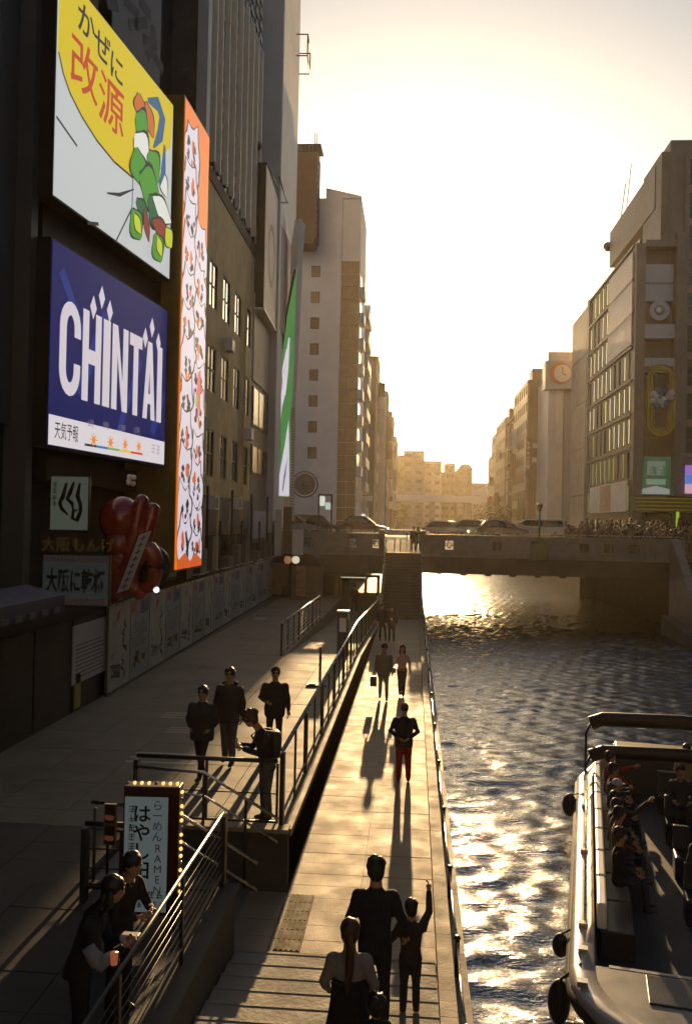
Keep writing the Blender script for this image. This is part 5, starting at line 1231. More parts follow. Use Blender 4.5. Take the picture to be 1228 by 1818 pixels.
# ---------------------------------------------------------------- people
CL = {}
def cloth(key, c, rough=.85, v=.15):
    if key not in CL: CL[key] = mat('cloth_'+key, c, rough, var=v, scale=14, bump=1.0, bscale=11, spec=.3)
    return CL[key]
skin = mat('skin', (.36, .2, .13), .55, var=.08, scale=20)
hairm = mat('black_hair', (.012, .01, .009), .5, var=.3, scale=60)
browner = mat('brown_hair', (.06, .028, .012), .5, var=.3, scale=60)
shoe = mat('dark_shoe', (.03, .028, .025), .5); shoe_w = mat('pale_shoe', (.45, .43, .4), .5)
eyem = mat('eye_dark', (.02, .015, .012), .3)
def person(label, loc, face, h=1.7, top=(.03, .03, .035), bot=(.03, .03, .04), tk=None, bk=None, coat=0.0, build_=1.0, lean=0.0, headp=(0, 0), head_turn=0, arms=None, legs=None, hair='short', haircol=None, shoes=None, vox=.022, group=None, sit=False, cap=None, extra=None, legw=1.0, skirt=None, sleeve=True, facefeat=False, backpack=None, fast=False, hm=1.08):
    """local frame: faces +Y, feet at z=0; every part is in metres for a 1.70 m body, scaled by h/1.7.
    arms: {-1:(elbow, wrist), 1:(...)}; legs: {-1:(knee, ankle), 1:(...)}"""
    s = h/1.7; t = thing('person', label, 'person', loc, group, off=False, rz=face)
    tm = cloth(tk or 't%.2f_%.2f_%.2f' % top, top); bm_ = cloth(bk or 'b%.2f_%.2f_%.2f' % bot, bot)
    mats = [tm, bm_, skin, shoes or shoe, eyem]
    pz = .46 if sit else .93
    pel = Vector((0, 0, pz)); nk = pel+Vector((0, math.sin(lean)*.52, math.cos(lean)*.52))
    ax = (nk-pel).normalized()
    parts = []   # (MB) list as single soup with region samples
    mb = MB()
    def torso(mi, prof, n=16):
        rings = []
        for (f, rx, ry, yo) in prof:
            c = pel.lerp(nk, f)+Vector((0, yo, 0))
            rings.append([c+Vector((rx*build_*math.cos(2*math.pi*k/n), ry*build_*math.sin(2*math.pi*k/n)*math.cos(lean), 0)) for k in range(n)])
        mb.rings(rings, mi)
    g = 1+coat*.12
    torso(0, [(-.12 if not coat else -.12-.25*coat, .165*g, .125*g, 0), (.0, .172*g, .13*g, 0), (.25, .158*g, .12*g, .0), (.5, .172*g, .125*g, .0), (.72, .19*g, .125*g, -.005), (.85, .178*g, .105*g, -.01), (.92, .135, .085, -.015), (.97, .095, .07, -.012), (1.03, .065, .06, -.01)])
    if not sit or True: torso(1, [(-.2, .12, .1, 0), (-.12, .16, .115, 0), (.02, .16, .115, 0)])
    hd = nk+ax*.05+Vector((headp[0], headp[1]+math.sin(lean)*.03, 0))
    hc = hd+Vector((headp[0]*.6, headp[1]*.9+.015, .138-abs(headp[1])*.3))
    mb.path([nk-ax*.05, hd+Vector((0, .0, .04)), hc+Vector((0, -.01, -.05))], [.072, .062, .06], 12, 2)
    rt = Matrix.Rotation(head_turn, 3, 'Z') @ Matrix.Rotation(-headp[1]*4.5, 3, 'X')
    mb.ell(hc, (.079*hm, .094*hm, .108*hm), 16, 12, 2, rot=rt); mb.ell(hc+rt @ Vector((0, .028, -.06)), (.055, .06, .062), 12, 8, 2, rot=rt)
    mb.ell(hc+rt @ Vector((0, .098, -.018)), (.014, .02, .024), 8, 6, 2, rot=rt)
    for q in (-1, 1): mb.ell(hc+rt @ Vector((q*.079, 0, -.015)), (.012, .024, .033), 8, 6, 2, rot=rt)
    A = {-1: ((-.25, -.03, 1.14), (-.27, .03, .90)), 1: ((.25, -.03, 1.14), (.27, .03, .90))}
    if sit: A = {q: ((q*.25, .05, .70), (q*.16, .28, .60)) for q in (-1, 1)}
    if arms: A.update(arms)
    for q in (-1, 1):
        sh = nk+ax*(-.085)+Vector((q*.165*build_, -.01, 0)); e, w_ = Vector(A[q][0]), Vector(A[q][1]); k = 1.15 if coat else 1.0
        m_ = 0 if sleeve else 2
        mb.path([sh+Vector((-q*.05, 0, .0)), sh+Vector((q*.02, 0, -.01)), sh.lerp(e, .5), e, e.lerp(w_, .5), w_], [.07*k, .072*k, .057*k, .050*k, .045*k, .037*k], 12, 0)
        mb.ell(sh+Vector((q*.012, 0, 0)), .07*k, 10, 8, 0)
    Lg = {-1: ((-.10, .02, .49), (-.11, -.02, .09)), 1: ((.10, .02, .49), (.11, .0, .09))}
    if sit: Lg = {q: ((q*.11, .40, .47), (q*.12, .42, .08)) for q in (-1, 1)}
    if legs: Lg.update(legs)
    feet = []
    for q in (-1, 1):
        hp = pel+Vector((q*.085, 0, -.03)); kn, an = Vector(Lg[q][0]), Vector(Lg[q][1])
        mb.path([hp+Vector((0, 0, .05)), hp, hp.lerp(kn, .5), kn, kn.lerp(an, .5), an], [.085, .095*legw, .083*legw, .064*legw, .062*legw, .052*legw], 12, 1)
        sit_d = Vector((0, 1, 0)); mb.ell(an+Vector((0, .06, -.045)), (.045, .125, .045), 12, 8, 3); mb.path([an, an+Vector((0, 0, -.05))], [.045, .045], 10, 3)
    if skirt:
        n = 18; z0 = pz-skirt; mb.rings([[Vector(((r+.0)*math.cos(2*math.pi*k/n), (r*.8)*math.sin(2*math.pi*k/n), z)) for k in range(n)] for z, r in ((z0, .17+.12*skirt), ((z0+pz)/2, .19), (pz+.02, .165))], 1)
    # one continuous skin by voxel remesh
    me = bpy.data.meshes.new('b'); me.from_pydata([tuple(v) for v in mb.v], [], mb.f)
    ob = bpy.data.objects.new('b', me); col.objects.link(ob)
    md = ob.modifiers.new('r', 'REMESH'); md.mode = 'VOXEL'; md.voxel_size = vox; md.use_smooth_shade = True
    ms = ob.modifiers.new('s', 'SMOOTH'); ms.iterations = 3 if vox < .03 else 2; ms.factor = .5
    m2 = bpy.data.meshes.new_from_object(ob.evaluated_get(bpy.context.evaluated_depsgraph_get()))
    # regions by nearest source face
    cs = []; mi = []
    for f, i in zip(mb.f, mb.m):
        c = Vector((0, 0, 0))
        for k in f: c += Vector(mb.v[k])
        c /= len(f); cs.append(c); mi.append(i)
        if len(f) == 4:
            for k in f: cs.append(c.lerp(Vector(mb.v[k]), .6)); mi.append(i)
    kd = kdtree.KDTree(len(cs))
    for i, c in enumerate(cs): kd.insert(c, i)
    kd.balance()
    for m_ in mats: m2.materials.append(m_)
    idx = [mi[kd.find(p.center)[1]] for p in m2.polygons]
    m2.polygons.foreach_set('material_index', idx)
    bpy.data.objects.remove(ob); bpy.data.meshes.remove(me)
    # hands: palm, four fingers of unequal length and a thumb, rooted in the wrist
    hb = MB()
    if vox < .035:
        for q in (-1, 1):
            e, w_ = Vector(A[q][0]), Vector(A[q][1]); d = (w_-e).normalized(); side = Vector((-q, 0, 0)) if abs(d.x) < .8 else Vector((0, 0, 1))
            side = (side-d*side.dot(d)).normalized(); fw = d.cross(side).normalized()
            if fw.y < 0: fw = -fw
            hb.path([w_-d*.03, w_+d*.02, w_+d*.06, w_+d*.085], [.026, .034, .04, .036], 10, 2, flat=.55)
            for k, ln in enumerate((.068, .078, .072, .055)):
                r0 = w_+d*.08+fw*(.027-.018*k); hb.path([r0-d*.02, r0+d*ln*.45+side*.008, r0+d*ln*.8+side*.026, r0+d*ln*.85+side*.045], [.0095, .009, .0085, .006], 7, 2)
            r0 = w_+d*.03+fw*.03; hb.path([r0-fw*.01, r0+fw*.022+d*.025+side*.01, r0+fw*.026+d*.055+side*.02], [.012, .011, .008], 7, 2)
    if facefeat:
        for q in (-1, 1): hb.ell(hc+rt @ Vector((q*.03, .083, .012)), (.013, .008, .007), 8, 6, 4, rot=rt); hb.ell(hc+rt @ Vector((q*.03, .086, .032)), (.018, .006, .004), 8, 5, 4, rot=rt)
        hb.ell(hc+rt @ Vector((0, .084, -.062)), (.022, .008, .006), 8, 5, 4, rot=rt)
    bm = bmesh.new(); bm.from_mesh(m2)
    if hb.v:
        vs = [bm.verts.new(v) for v in hb.v]
        for f, i in zip(hb.f, hb.m):
            try: ff = bm.faces.new([vs[k] for k in f]); ff.material_index = i; ff.smooth = True
            except ValueError: pass
    bmesh.ops.scale(bm, vec=(s, s, s), verts=bm.verts); bm.to_mesh(m2); bm.free()
    m2.name = 'body'; bo = bpy.data.objects.new('body', m2); col.objects.link(bo); bo.parent = t; OFF['body'] = Vector()
    def child(nm, m_, mt):
        m_.v = [(p[0]*s, p[1]*s, p[2]*s) for p in m_.v]; o = bpy.data.objects.new(nm, m_.mesh(nm, mt)); col.objects.link(o); o.parent = t; return o
    hcm = haircol or hairm; hr = MB()
    if cap:
        hr.ell(hc+rt @ Vector((0, -.005, .03)), (.09, .108, .1), 16, 12, rot=rt, zmin=-.25); hr.ell(hc+rt @ Vector((0, .10, .03)), (.06, .05, .012), 12, 6, rot=rt); child('cap', hr, cap)
        hr = MB(); hr.ell(hc+rt @ Vector((0, -.02, .0)), (.085, .098, .09), 14, 10, rot=rt, zmin=-.5); child('hair', hr, hcm)
    elif hair:
        j = {'short': .3, 'curly': .55, 'bun': .15, 'long': .15, 'pony': .12}[hair]
        big = 1.14 if hair == 'curly' else 1.03
        hr.ell(hc+rt @ Vector((0, -.02, .032*hm)), (.088*big*hm, .100*big*hm, .098*big*hm), 22, 16, rot=rt, jit=j*.8, zmin=-.38)
        hr.ell(hc+rt @ Vector((0, -.042*hm, -.015)), (.080*hm*big, .066*hm*big, .092*hm), 16, 10, rot=rt, jit=j*.5)
        rs = random.Random(int(h*1000)+int(loc[1]*7))
        for k in range(46 if hair == 'curly' else (26 if hair == 'short' else 10)):
            th = rs.uniform(0, 2*math.pi); ph = rs.uniform(.05, 1.35 if hair == 'curly' else 1.1)
            d = Vector((math.sin(ph)*math.cos(th), math.sin(ph)*math.sin(th), math.cos(ph))); 
            if d.y > .55 and d.z < .5: continue
            c = hc+rt @ Vector((d.x*.088*big, d.y*.105*big-.016, d.z*.112*big+.022)); r = .026 if hair == 'curly' else .013
            if hair == 'curly': hr.ell(c, r*rs.uniform(.7, 1.3), 7, 5)
            else: hr.path([c-rt @ d*.012, c+rt @ (d*.01+Vector((0, .014, -.006)))], [r, .004], 5)
        if hair in ('long',):
            hr.path([hc+Vector((0, -.06, .03)), hc+Vector((0, -.085, -.1)), nk+Vector((0, -.1, -.06)), nk+Vector((0, -.13, -.24))], [.08, .085, .085, .05], 14, flat=.6)
            for q in (-1, 1): hr.path([hc+Vector((q*.07, -.02, .02)), hc+Vector((q*.085, -.01, -.1)), nk+Vector((q*.08, .02, -.05))], [.03, .034, .02], 8)
        if hair == 'pony':
            hr.path([hc+Vector((0, -.09, .03)), hc+Vector((.0, -.125, .0)), hc+Vector((.01, -.13, -.1)), nk+Vector((.01, -.135, -.08)), nk+Vector((0, -.14, -.26)), nk+Vector((-.01, -.13, -.36))], [.02, .032, .04, .044, .036, .01], 10)
        child('hair', hr, hcm)
    if backpack:
        b = MB(); c = pel.lerp(nk, .55)+Vector((0, -.19, 0)); b.box(c.x-.14, c.x+.14, c.y-.07, c.y+.07, c.z-.21, c.z+.2)
        o = child('backpack', b, backpack); md = o.modifiers.new('b', 'BEVEL'); md.width = .05; md.segments = 3
        b = MB()
        for q in (-1, 1): b.path([c+Vector((q*.1, .05, .2)), nk+Vector((q*.11, 0, .0)), nk+Vector((q*.12, .12, -.12)), c+Vector((q*.14, .22, -.15)), c+Vector((q*.12, .05, -.2))], .016, 6)
        child('strap', b, backpack)
    if extra:
        for nm, fn, mt in extra:
            b = MB(); fn(b, pel, nk, hc); child(nm, b, mt)
    return t
stepz = lambda y: (ST_RISE*max(0, int((11.4-y)/.42)+1) if y < 11.4 else 0)
PI = math.pi
# foreground family, seen from behind
def px(u, y): return (u-735)/1565*y
Yp = 9.35; man = person('tall man in black seen from behind, holding the hand of the boy beside him', (px(681, Yp), Yp, stepz(Yp)), 0, 1.76, (.02, .02, .024), (.018, .018, .022), coat=.5, build_=.95,
    arms={1: ((.29, -.02, 1.12), (.31, .12, .93)), -1: ((-.26, .0, 1.13), (-.25, .1, .92))}, legs={-1: ((-.09, .06, .5), (-.09, -.05, .09)), 1: ((.1, .05, .49), (.11, .08, .09))}, hair='short', vox=.017)
Yp = 9.75; boy = person('boy in dark clothes beside the tall man, one arm raised and pointing ahead', (px(744, Yp), Yp, stepz(Yp)), 0, 1.24, (.04, .035, .035), (.03, .03, .035), coat=.3, build_=.92,
    arms={1: ((.27, .12, 1.55), (.26, .22, 1.83)), -1: ((-.29, .0, 1.15), (-.36, .0, 1.28))}, legs={-1: ((-.09, .03, .49), (-.10, .0, .09)), 1: ((.09, .05, .49), (.1, .04, .09))}, shoes=shoe_w, hair='short', vox=.018, hm=1.12)
Yp = 8.05; person('woman with a long ponytail, grey top and black pinafore, seen from behind', (px(637, Yp), Yp, stepz(Yp)-.06), 0, 1.56, (.20, .19, .18), (.02, .02, .022), coat=.1, build_=.88, legw=1.2,
    arms={-1: ((-.25, .02, 1.13), (-.24, .2, .98)), 1: ((.25, .02, 1.13), (.24, .2, .98))}, hair='pony', haircol=browner, vox=.017, skirt=.55,
    extra=[('pinafore', lambda b, pel, nk, hc: b.rings([[Vector((r*math.cos(2*PI*k/18), r*.78*math.sin(2*PI*k/18), z)) for k in range(18)] for z, r in ((.55, .26), (.85, .2), (.98, .183), (1.12, .178), (1.2, .17))]), cloth('pinafore', (.015, .015, .017)))])
Yp = 7.55; person('small child with black hair at the bottom edge, between the woman and the boy', (px(686, Yp), Yp, stepz(Yp)), 0, .98, (.02, .02, .02), (.02, .02, .02), build_=.95, hair='curly', vox=.02, hm=1.35)
# walkway walkers
Yp = 19.4; person('person in red trousers and dark jacket walking away, hands clasped behind', (px(725, Yp), Yp, 0), 0, 1.66, (.02, .021, .028), (.24, .02, .012), coat=.6, build_=1.12, legw=1.15,
    arms={-1: ((-.31, -.08, 1.15), (-.10, -.2, 1.02)), 1: ((.31, -.08, 1.15), (.10, -.2, 1.02))}, cap=mat('dull_red_cap', (.12, .03, .02), .7), vox=.02)
bagm = mat('black_bag', (.02, .018, .016), .5)
Yp = 28.3; person('man in open grey shirt and shorts walking up with a black bag in one hand', (px(687, Yp), Yp, 0), PI, 1.72, (.17, .16, .12), (.25, .22, .17), coat=.9, build_=1.12, tk='khaki', hair='short', facefeat=True, vox=.026,
    legs={-1: ((-.1, .1, .5), (-.11, .14, .09)), 1: ((.1, .0, .5), (.11, -.1, .12))}, extra=[('shopping_bag', lambda b, pel, nk, hc: (b.box(.22, .42, -.02, .12, .42, .74), b.path([(.25, .05, .74), (.3, .04, .9), (.38, .05, .74)], .01, 5)), bagm)])
Yp = 29.0; person('woman with long dark hair, pink top and dark trousers beside the man with the bag', (px(719, Yp), Yp, 0), PI, 1.62, (.42, .27, .24), (.04, .03, .03), build_=.92, hair='long', facefeat=True, vox=.026, legw=1.1,
    arms={1: ((.23, .03, 1.12), (.14, .2, 1.28))}, legs={-1: ((-.07, .06, .5), (-.06, .06, .09)), 1: ((.07, .0, .5), (.06, -.05, .12))}, extra=[('tan_handbag', lambda b, pel, nk, hc: b.box(.2, .33, .0, .12, .8, .98), mat('tan_leather', (.3, .14, .04), .5))])
Yp = 42.3; person('left person of the dark pair standing at the foot of the bridge stairs', (px(683, Yp), Yp, 0), PI, 1.74, (.02, .02, .02), (.03, .03, .035), coat=.4, vox=.034, legs={-1: ((-.13, .05, .49), (-.17, .05, .09))})
Yp = 42.0; person('right person of the dark pair at the bridge stairs, in a long coat', (px(699, Yp), Yp, 0), PI, 1.68, (.025, .022, .02), (.05, .05, .06), coat=1.1, vox=.034, hair='long', extra=[('pendant_light', lambda b, pel, nk, hc: b.box(-.03, .03, .16, .18, 1.1, 1.16), scr('phone_glow', 220, 190, 120))])
# promenade men
Yp = 16.4; p = at_z(357, 1384, UP); person('left man of three on the promenade, heavy-set in dark jacket with hands in pockets', (p.x, p.y, UP), PI-.25, 1.68, (.03, .034, .042), (.022, .022, .025), coat=.9, build_=1.28,
    arms={-1: ((-.32, -.02, 1.13), (-.2, .08, .98)), 1: ((.32, -.02, 1.13), (.2, .08, .98))}, legs={-1: ((-.06, .08, .5), (-.03, .12, .09)), 1: ((.07, -.02, .5), (.04, -.14, .13))}, hair='short', facefeat=True, vox=.02)
p = at_z(405, 1356, UP); person('middle man of three on the promenade, tall with hooded jacket and grey trousers', (p.x, p.y, UP), PI-.15, 1.84, (.026, .026, .03), (.075, .075, .08), coat=.8, build_=1.12, legw=1.15,
    arms={-1: ((-.27, .0, 1.13), (-.28, .08, .90)), 1: ((.27, .0, 1.13), (.24, .12, .93))}, legs={-1: ((-.1, .08, .5), (-.12, .13, .09)), 1: ((.08, -.0, .5), (.09, -.08, .11))}, hair='short', facefeat=True, vox=.02,
    extra=[('hood', lambda b, pel, nk, hc: b.path([nk+Vector((.12*math.cos(a), -.03+.10*math.sin(a), .02)) for a in np.linspace(PI*.9, PI*2.1, 9)], .035, 8), cloth('t0.03_0.03_0.03', (.026, .026, .03)))])
p = at_z(486, 1336, UP); person('right man of three on the promenade, black padded jacket, standing behind the phone man', (p.x, p.y, UP), PI+.1, 1.72, (.022, .020, .02), (.02, .02, .022), coat=.8, build_=1.18,
    arms={-1: ((-.27, .02, 1.12), (-.29, .1, .88)), 1: ((.31, .0, 1.14), (.17, .14, 1.08))}, hair='short', facefeat=True, vox=.02)
p = at_z(470, 1462, UP)
person('curly-haired man leaning at the dark rail reading his phone, bag on his back', (p.x, p.y+.1, UP), PI/2+.35, 1.76, (.02, .018, .016), (.09, .095, .10), coat=.3, lean=.22, headp=(0, .07), legw=1.15, hair='curly', haircol=browner, facefeat=True, vox=.018, backpack=mat('black_backpack', (.02, .02, .02), .6),
    arms={-1: ((-.24, .18, 1.12), (-.10, .40, 1.18)), 1: ((.24, .18, 1.12), (.08, .40, 1.19))}, extra=[('phone', lambda b, pel, nk, hc: b.box(-.05, .06, .47, .48, 1.18, 1.33), mat('pale_phone', (.5, .5, .55), .4))])
# pair leaning on the cable rail, bottom left
person('woman facing the water over a cup, dark jacket, standing in front of the ramen sign', (-2.80, 8.5, UP), -PI/2-.5, 1.56, (.03, .02, .018), (.02, .02, .02), lean=.2, headp=(0, .03), hair='bun', facefeat=True, vox=.018,
    arms={-1: ((-.24, .2, 1.1), (-.12, .36, 1.15)), 1: ((.24, .2, 1.1), (.1, .38, 1.15))})
person('woman with long dark hair and pale sleeve leaning on the cable railing, lower left', (-2.90, 7.75, UP), -PI/2+.15, 1.6, (.02, .02, .02), (.018, .018, .02), coat=.5, lean=.32, headp=(0, .05), hair='long', facefeat=True, vox=.018,
    arms={-1: ((-.24, .22, 1.0), (-.08, .42, 1.1)), 1: ((.24, .22, 1.0), (.1, .42, 1.1))}, extra=[('pale_sleeve', lambda b, pel, nk, hc: b.path([(.24, .12, 1.18), (.25, .2, 1.05), (.24, .23, 1.0), (.17, .33, 1.05)], [.07, .075, .07, .055], 10), cloth('pale', (.22, .24, .26))), ])
m = MB(); q = at_y(203, 1712, 7.35); m.tube(q, q+Vector((0, 0, .1)), .028, .036, 12); m.build('paper_cup', scr('cup_warm_glow', 135, 72, 46), label='small paper cup with painted-in warm orange glow held over the railing', cat='cup')  # warm light on the cup painted in as its own glow
m = MB(); q = at_y(232, 1664, 7.9); m.box(q.x-.09, q.x+.09, q.y-.05, q.y+.05, q.z-.035, q.z+.035); m.build('paper_bag', K['ltgrey'], label='crumpled pale paper packet held by the two at the railing', cat='packet', bevel=.02)
# pair at the top of the stairs, dim figures under the bridge
person('dark figure standing at the top of the bridge stairs, left of two close together', (px(735, 60.5), 60.5, 3.7), .4, 1.7, (.02, .02, .02), (.02, .02, .02), coat=.5, vox=.04)
person('dark figure standing at the top of the bridge stairs, right of two close together', (px(743, 60.8), 60.8, 3.7), PI, 1.66, (.03, .025, .02), (.02, .02, .02), coat=.9, vox=.04, hair='long')
person('dim figure walking out of the underpass below the bridge', (px(632, 55), 55, 0.0), PI, 1.7, (.03, .03, .03), (.03, .03, .03), vox=.04)
# crowd on the right of the bridge: six bodies, copied
crowd = []
cols_ = [((.02, .02, .022), (.03, .03, .03)), ((.05, .04, .035), (.03, .03, .04)), ((.12, .11, .10), (.04, .04, .05)), ((.03, .035, .05), (.03, .03, .03)), ((.06, .03, .025), (.03, .03, .03)), ((.03, .03, .025), (.05, .05, .05))]
rs = random.Random(8)
GL = 'dim pedestrian in the crowd packed behind the parapet at the right of the bridge'
for i, (a, b_) in enumerate(cols_):
    crowd.append(person(GL, (0, 0, 0), 0, 1.6+.05*i, a, b_, coat=.4, vox=.045, group='crowd of pedestrians at the right of the bridge', hair=('short', 'long')[i % 2]))
spots = []
u = 1008
while u < 1262:
    for y in ((59.2, 60.8, 62.6, 65.0) if u > 1030 else (59.6, 62)):
        spots.append((px(u+rs.uniform(-5, 5), y)+0, y+rs.uniform(-.5, .5)))
    u += 9.5
for i, (x, y) in enumerate(spots):
    o = crowd[i] if i < 6 else copy_tree(crowd[i % 6])
    o.location = (x, y, zdeck(y)+(.22 if y < 60.5 else .1)); o.rotation_euler.z = rs.uniform(0, 6.28); o.scale = (1, 1, rs.uniform(.95, 1.06))

# ---------------------------------------------------------------- cars on the bridge
GLINT = scr('headlight_sun_glint', 255, 225, 170, 9.0)  # glow on some headlights stands in for sun glints on the cars
def car(label, x, y, c, L_=4.2, H_=1.45, van=False, rz=0, cat='car', taxi=False, lit=False):
    L_ *= 1.15; H_ *= 1.04
    t = thing('car', label, cat, (x, y, zdeck(y)), off=False, rz=rz)
    paint = mat('car_paint', c, .25, .3, var=.04, coat=1.0, scale=2)
    h0 = .32; hb = .86 if not van else 1.0; Wd = .84
    body = [(-L_/2, h0+.05), (-L_/2+.03, hb-.12), (-L_/2+.35, hb), (L_/2-1.15, hb+.02), (L_/2-.25, hb-.14), (L_/2, hb-.32), (L_/2, h0+.05)] if not van else [(-L_/2, h0), (-L_/2, hb), (L_/2-.5, hb), (L_/2-.05, hb-.25), (L_/2, h0)]
    MB().prism(body, -Wd, Wd, 'y').build('body', paint, t, bevel=.06)
    if van: cab = [(-L_/2+.02, hb), (-L_/2+.1, H_-.05), (-L_/2+.3, H_), (L_/2-1.3, H_), (L_/2-.5, hb)]
    else: cab = [(-L_/2+.25, hb), (-L_/2+.75, H_-.06), (-L_/2+1.0, H_), (L_/2-2.0, H_), (L_/2-1.75, H_-.05), (L_/2-1.0, hb)]
    m = MB(); n = len(cab); ins = .16
    v = [(p[0], -Wd+.02+(ins if p[1] > hb+.1 else 0), p[1]) for p in cab]+[(p[0], Wd-.02-(ins if p[1] > hb+.1 else 0), p[1]) for p in cab]
    m.add(v, [tuple(range(n)), tuple(range(n, 2*n))[::-1]]+[(i, (i+1) % n, n+(i+1) % n, n+i) for i in range(n)]); m.build('cabin', paint, t, bevel=.04)
    cx = sum(p[0] for p in cab)/n; cz = sum(p[1] for p in cab)/n
    m = MB()
    for q in (-1, 1):
        pts = [(cx+(p[0]-cx)*.88, q*(Wd+.004-(ins if p[1] > hb+.1 else 0)), hb+.05+(p[1]-hb)*.78) for p in cab]
        mid = cx
        m.add(pts, [tuple(range(n))])
    m.build('side_window', K['glass_d'], t)
    m = MB(); a, b_ = cab[-1], cab[-2]; y0, y1 = Wd-.1, Wd-.22
    off = .02; m.add([(a[0]+off, -y0, a[1]+.06), (a[0]+off, y0, a[1]+.06), (b_[0]+off+.02, y1, b_[1]-.04), (b_[0]+off+.02, -y1, b_[1]-.04)], [(0,1,2,3)]); m.build('windscreen', K['glass_d'], t)
    a, b_ = cab[0], cab[1]; m = MB(); m.add([(a[0]-off, -y0, a[1]+.06), (a[0]-off, y0, a[1]+.06), (b_[0]-off-.02, y1, b_[1]-.04), (b_[0]-off-.02, -y1, b_[1]-.04)], [(0,1,2,3)]); m.build('rear_window', K['glass_d'], t)
    for sx_ in (-L_/2+.75, L_/2-.8):
        for q in (-1, 1):
            w_ = MB().tube((sx_, q*(Wd-.2), .31), (sx_, q*(Wd+.0), .31), .31, n=18).build('tyre', K['rubber'], t); MB().tube((sx_, q*(Wd+.0), .31), (sx_, q*(Wd+.02), .31), .19, n=12).build('rim', K['steel'], w_)
    for q in (-1, 1):
        MB().box(L_/2-.08, L_/2+.01, q*.6-.16, q*.6+.16, hb-.34, hb-.2).build('headlight', GLINT if lit else K['white'], t); MB().box(-L_/2-.01, -L_/2+.08, q*.62-.12, q*.62+.12, hb-.3, hb-.14).build('tail_light', K['red'], t)
        MB().ell((L_/2-1.25, q*(Wd+.08), hb+.1), (.06, .1, .08), 8, 6).build('mirror', paint, t)
    if taxi: MB().box(-.2, .1, -.2, .2, H_, H_+.16).build('roof_light', scr('taxi_light', 235, 230, 235), t, bevel=.03)
    return t
Yc = 72
car('dark hatchback on the bridge, second from the left behind the parapet', px(574, Yc), Yc, (.03, .03, .03), L_=3.0, H_=1.5)
car('dark red taxi with lit roof light on the bridge, left of the stair top', px(646, Yc), Yc, (.10, .018, .012), L_=3.5, H_=1.5, taxi=True, lit=True)
car('silver car partly cut off at the left end of the bridge', px(528, Yc-1), Yc-1, (.3, .3, .3), L_=3.2, H_=1.45)
car('white saloon car on the bridge just right of the stair top', px(795, 78), 78, (.5, .48, .44), L_=3.8, H_=1.42, lit=True, rz=-.45)
car('light grey saloon on the bridge with sun flaring on its windscreen', px(848, 77), 77, (.35, .33, .3), L_=3.9, H_=1.42, lit=True, rz=-.5)
car('dark estate car on the bridge between the light grey saloon and the white van', px(890, 74), 74, (.05, .04, .035), L_=3.8, H_=1.42)
car('long white van with dark side windows on the bridge', px(951, 76), 76, (.55, .55, .55), L_=4.2, H_=1.55, van=True, cat='van', lit=True, rz=-.3+math.pi)
car('small dark car in front of the crowd at the right of the white van', px(1008, 79), 79, (.06, .05, .04), L_=3.2, H_=1.4)
# ---------------------------------------------------------------- tour boat
BL, BW = 13.6, 4.4
pA = at_z(1030, 1340, -.2); pB = at_z(1020, 1640, -.2)
head = Vector((pA.x-pB.x, pA.y-pB.y, 0)).normalized()
BT = Matrix(((head.y, head.x, 0, 0), (-head.x, head.y, 0, 0), (0, 0, 1, 0), (0, 0, 0, 1)))   # local x to starboard, y forward
org = Vector((pB.x, pB.y, WAT))-head*3.3
rzb = math.atan2(-head.x, head.y)
bt = thing('tour_boat', 'white open sightseeing boat with a row of side seats and black canopy bows', 'boat', org, off=False, rz=rzb)
def outline(inset=0, z=0, n=9):
    r = 1.9; pts = []
    for k in range(n): a = PI+PI/2*k/(n-1); pts.append((r+(r-inset)*math.cos(a), r+(r-inset)*math.sin(a), z))
    for k in range(n): a = -PI/2+PI/2*k/(n-1); pts.append((BW-r+(r-inset)*math.cos(a), r+(r-inset)*math.sin(a), z))
    pts.append((BW-inset, BL-2.5, z)); pts.append((BW-.6, BL-inset, z)); pts.append((.6, BL-inset, z)); pts.append((inset, BL-2.5, z))
    return pts
m = MB(); m.rings([outline(.35, 0-.25), outline(.12, .3), outline(.0, .62), outline(-.06, .74), outline(-.06, .82), outline(.02, .88), outline(.26, .88), outline(.28, .80), outline(.32, .3)], cap=False)
m.build('hull', K['hullw'], bt)
m = MB(); m.rings([outline(-.065, .60), outline(-.11, .64), outline(-.11, .70), outline(-.065, .74)], cap=False); m.build('rubbing_strake', K['rubber'], bt)
m = MB(); o_ = outline(.315, .3); m.add(o_, [tuple(range(len(o_)))]); m.build('deck', mat('boat_deck', (.028, .033, .042), .75, var=.2, scale=2), bt)
m = MB(); o_ = [p for p in outline(.25, .86) if p[1] < 1.95]; 
m.add([(p[0], p[1], .86) for p in o_]+[(p[0], 1.98, .86) for p in (o_[-1], o_[0])], [tuple(range(len(o_)+2))]); m.build('foredeck', mat('foredeck_paint', (.13, .13, .14), .4, var=.15, scale=3, stain=.3), bt)
MB().box(.9, 1.9, 1.2, 1.9, .862, .88).build('deck_hatch', K['glass_d'], bt, bevel=.01)
MB().box(.45, BW-.45, 1.95, 2.05, .3, .86).build('foredeck_bulkhead', K['hullw'], bt)
MB().box(2.9, 4.0, 2.06, 2.7, .3, 1.2).build('helm_console', K['black'], bt, bevel=.03)
m = MB(); m.ell((1.75, .85, .9), (.07, .07, .06), 10, 6); m.build('green_light', scr('nav_green', 40, 150, 120), bt)
for i in range(8):
    y = 3.4+i*1.15
    b_ = MB().box(.36, .85, y, y+1.11, .3, .72).build('side_seat', K['dsteel'], bt, bevel=.02)
    MB().box(.31, .45, y+.01, y+1.1, .72, 1.10).build('seat_back', K['white'], bt, bevel=.03)
    MB().box(BW-.85, BW-.36, y, y+1.11, .3, .72).build('side_seat', K['dsteel'], bt, bevel=.02)
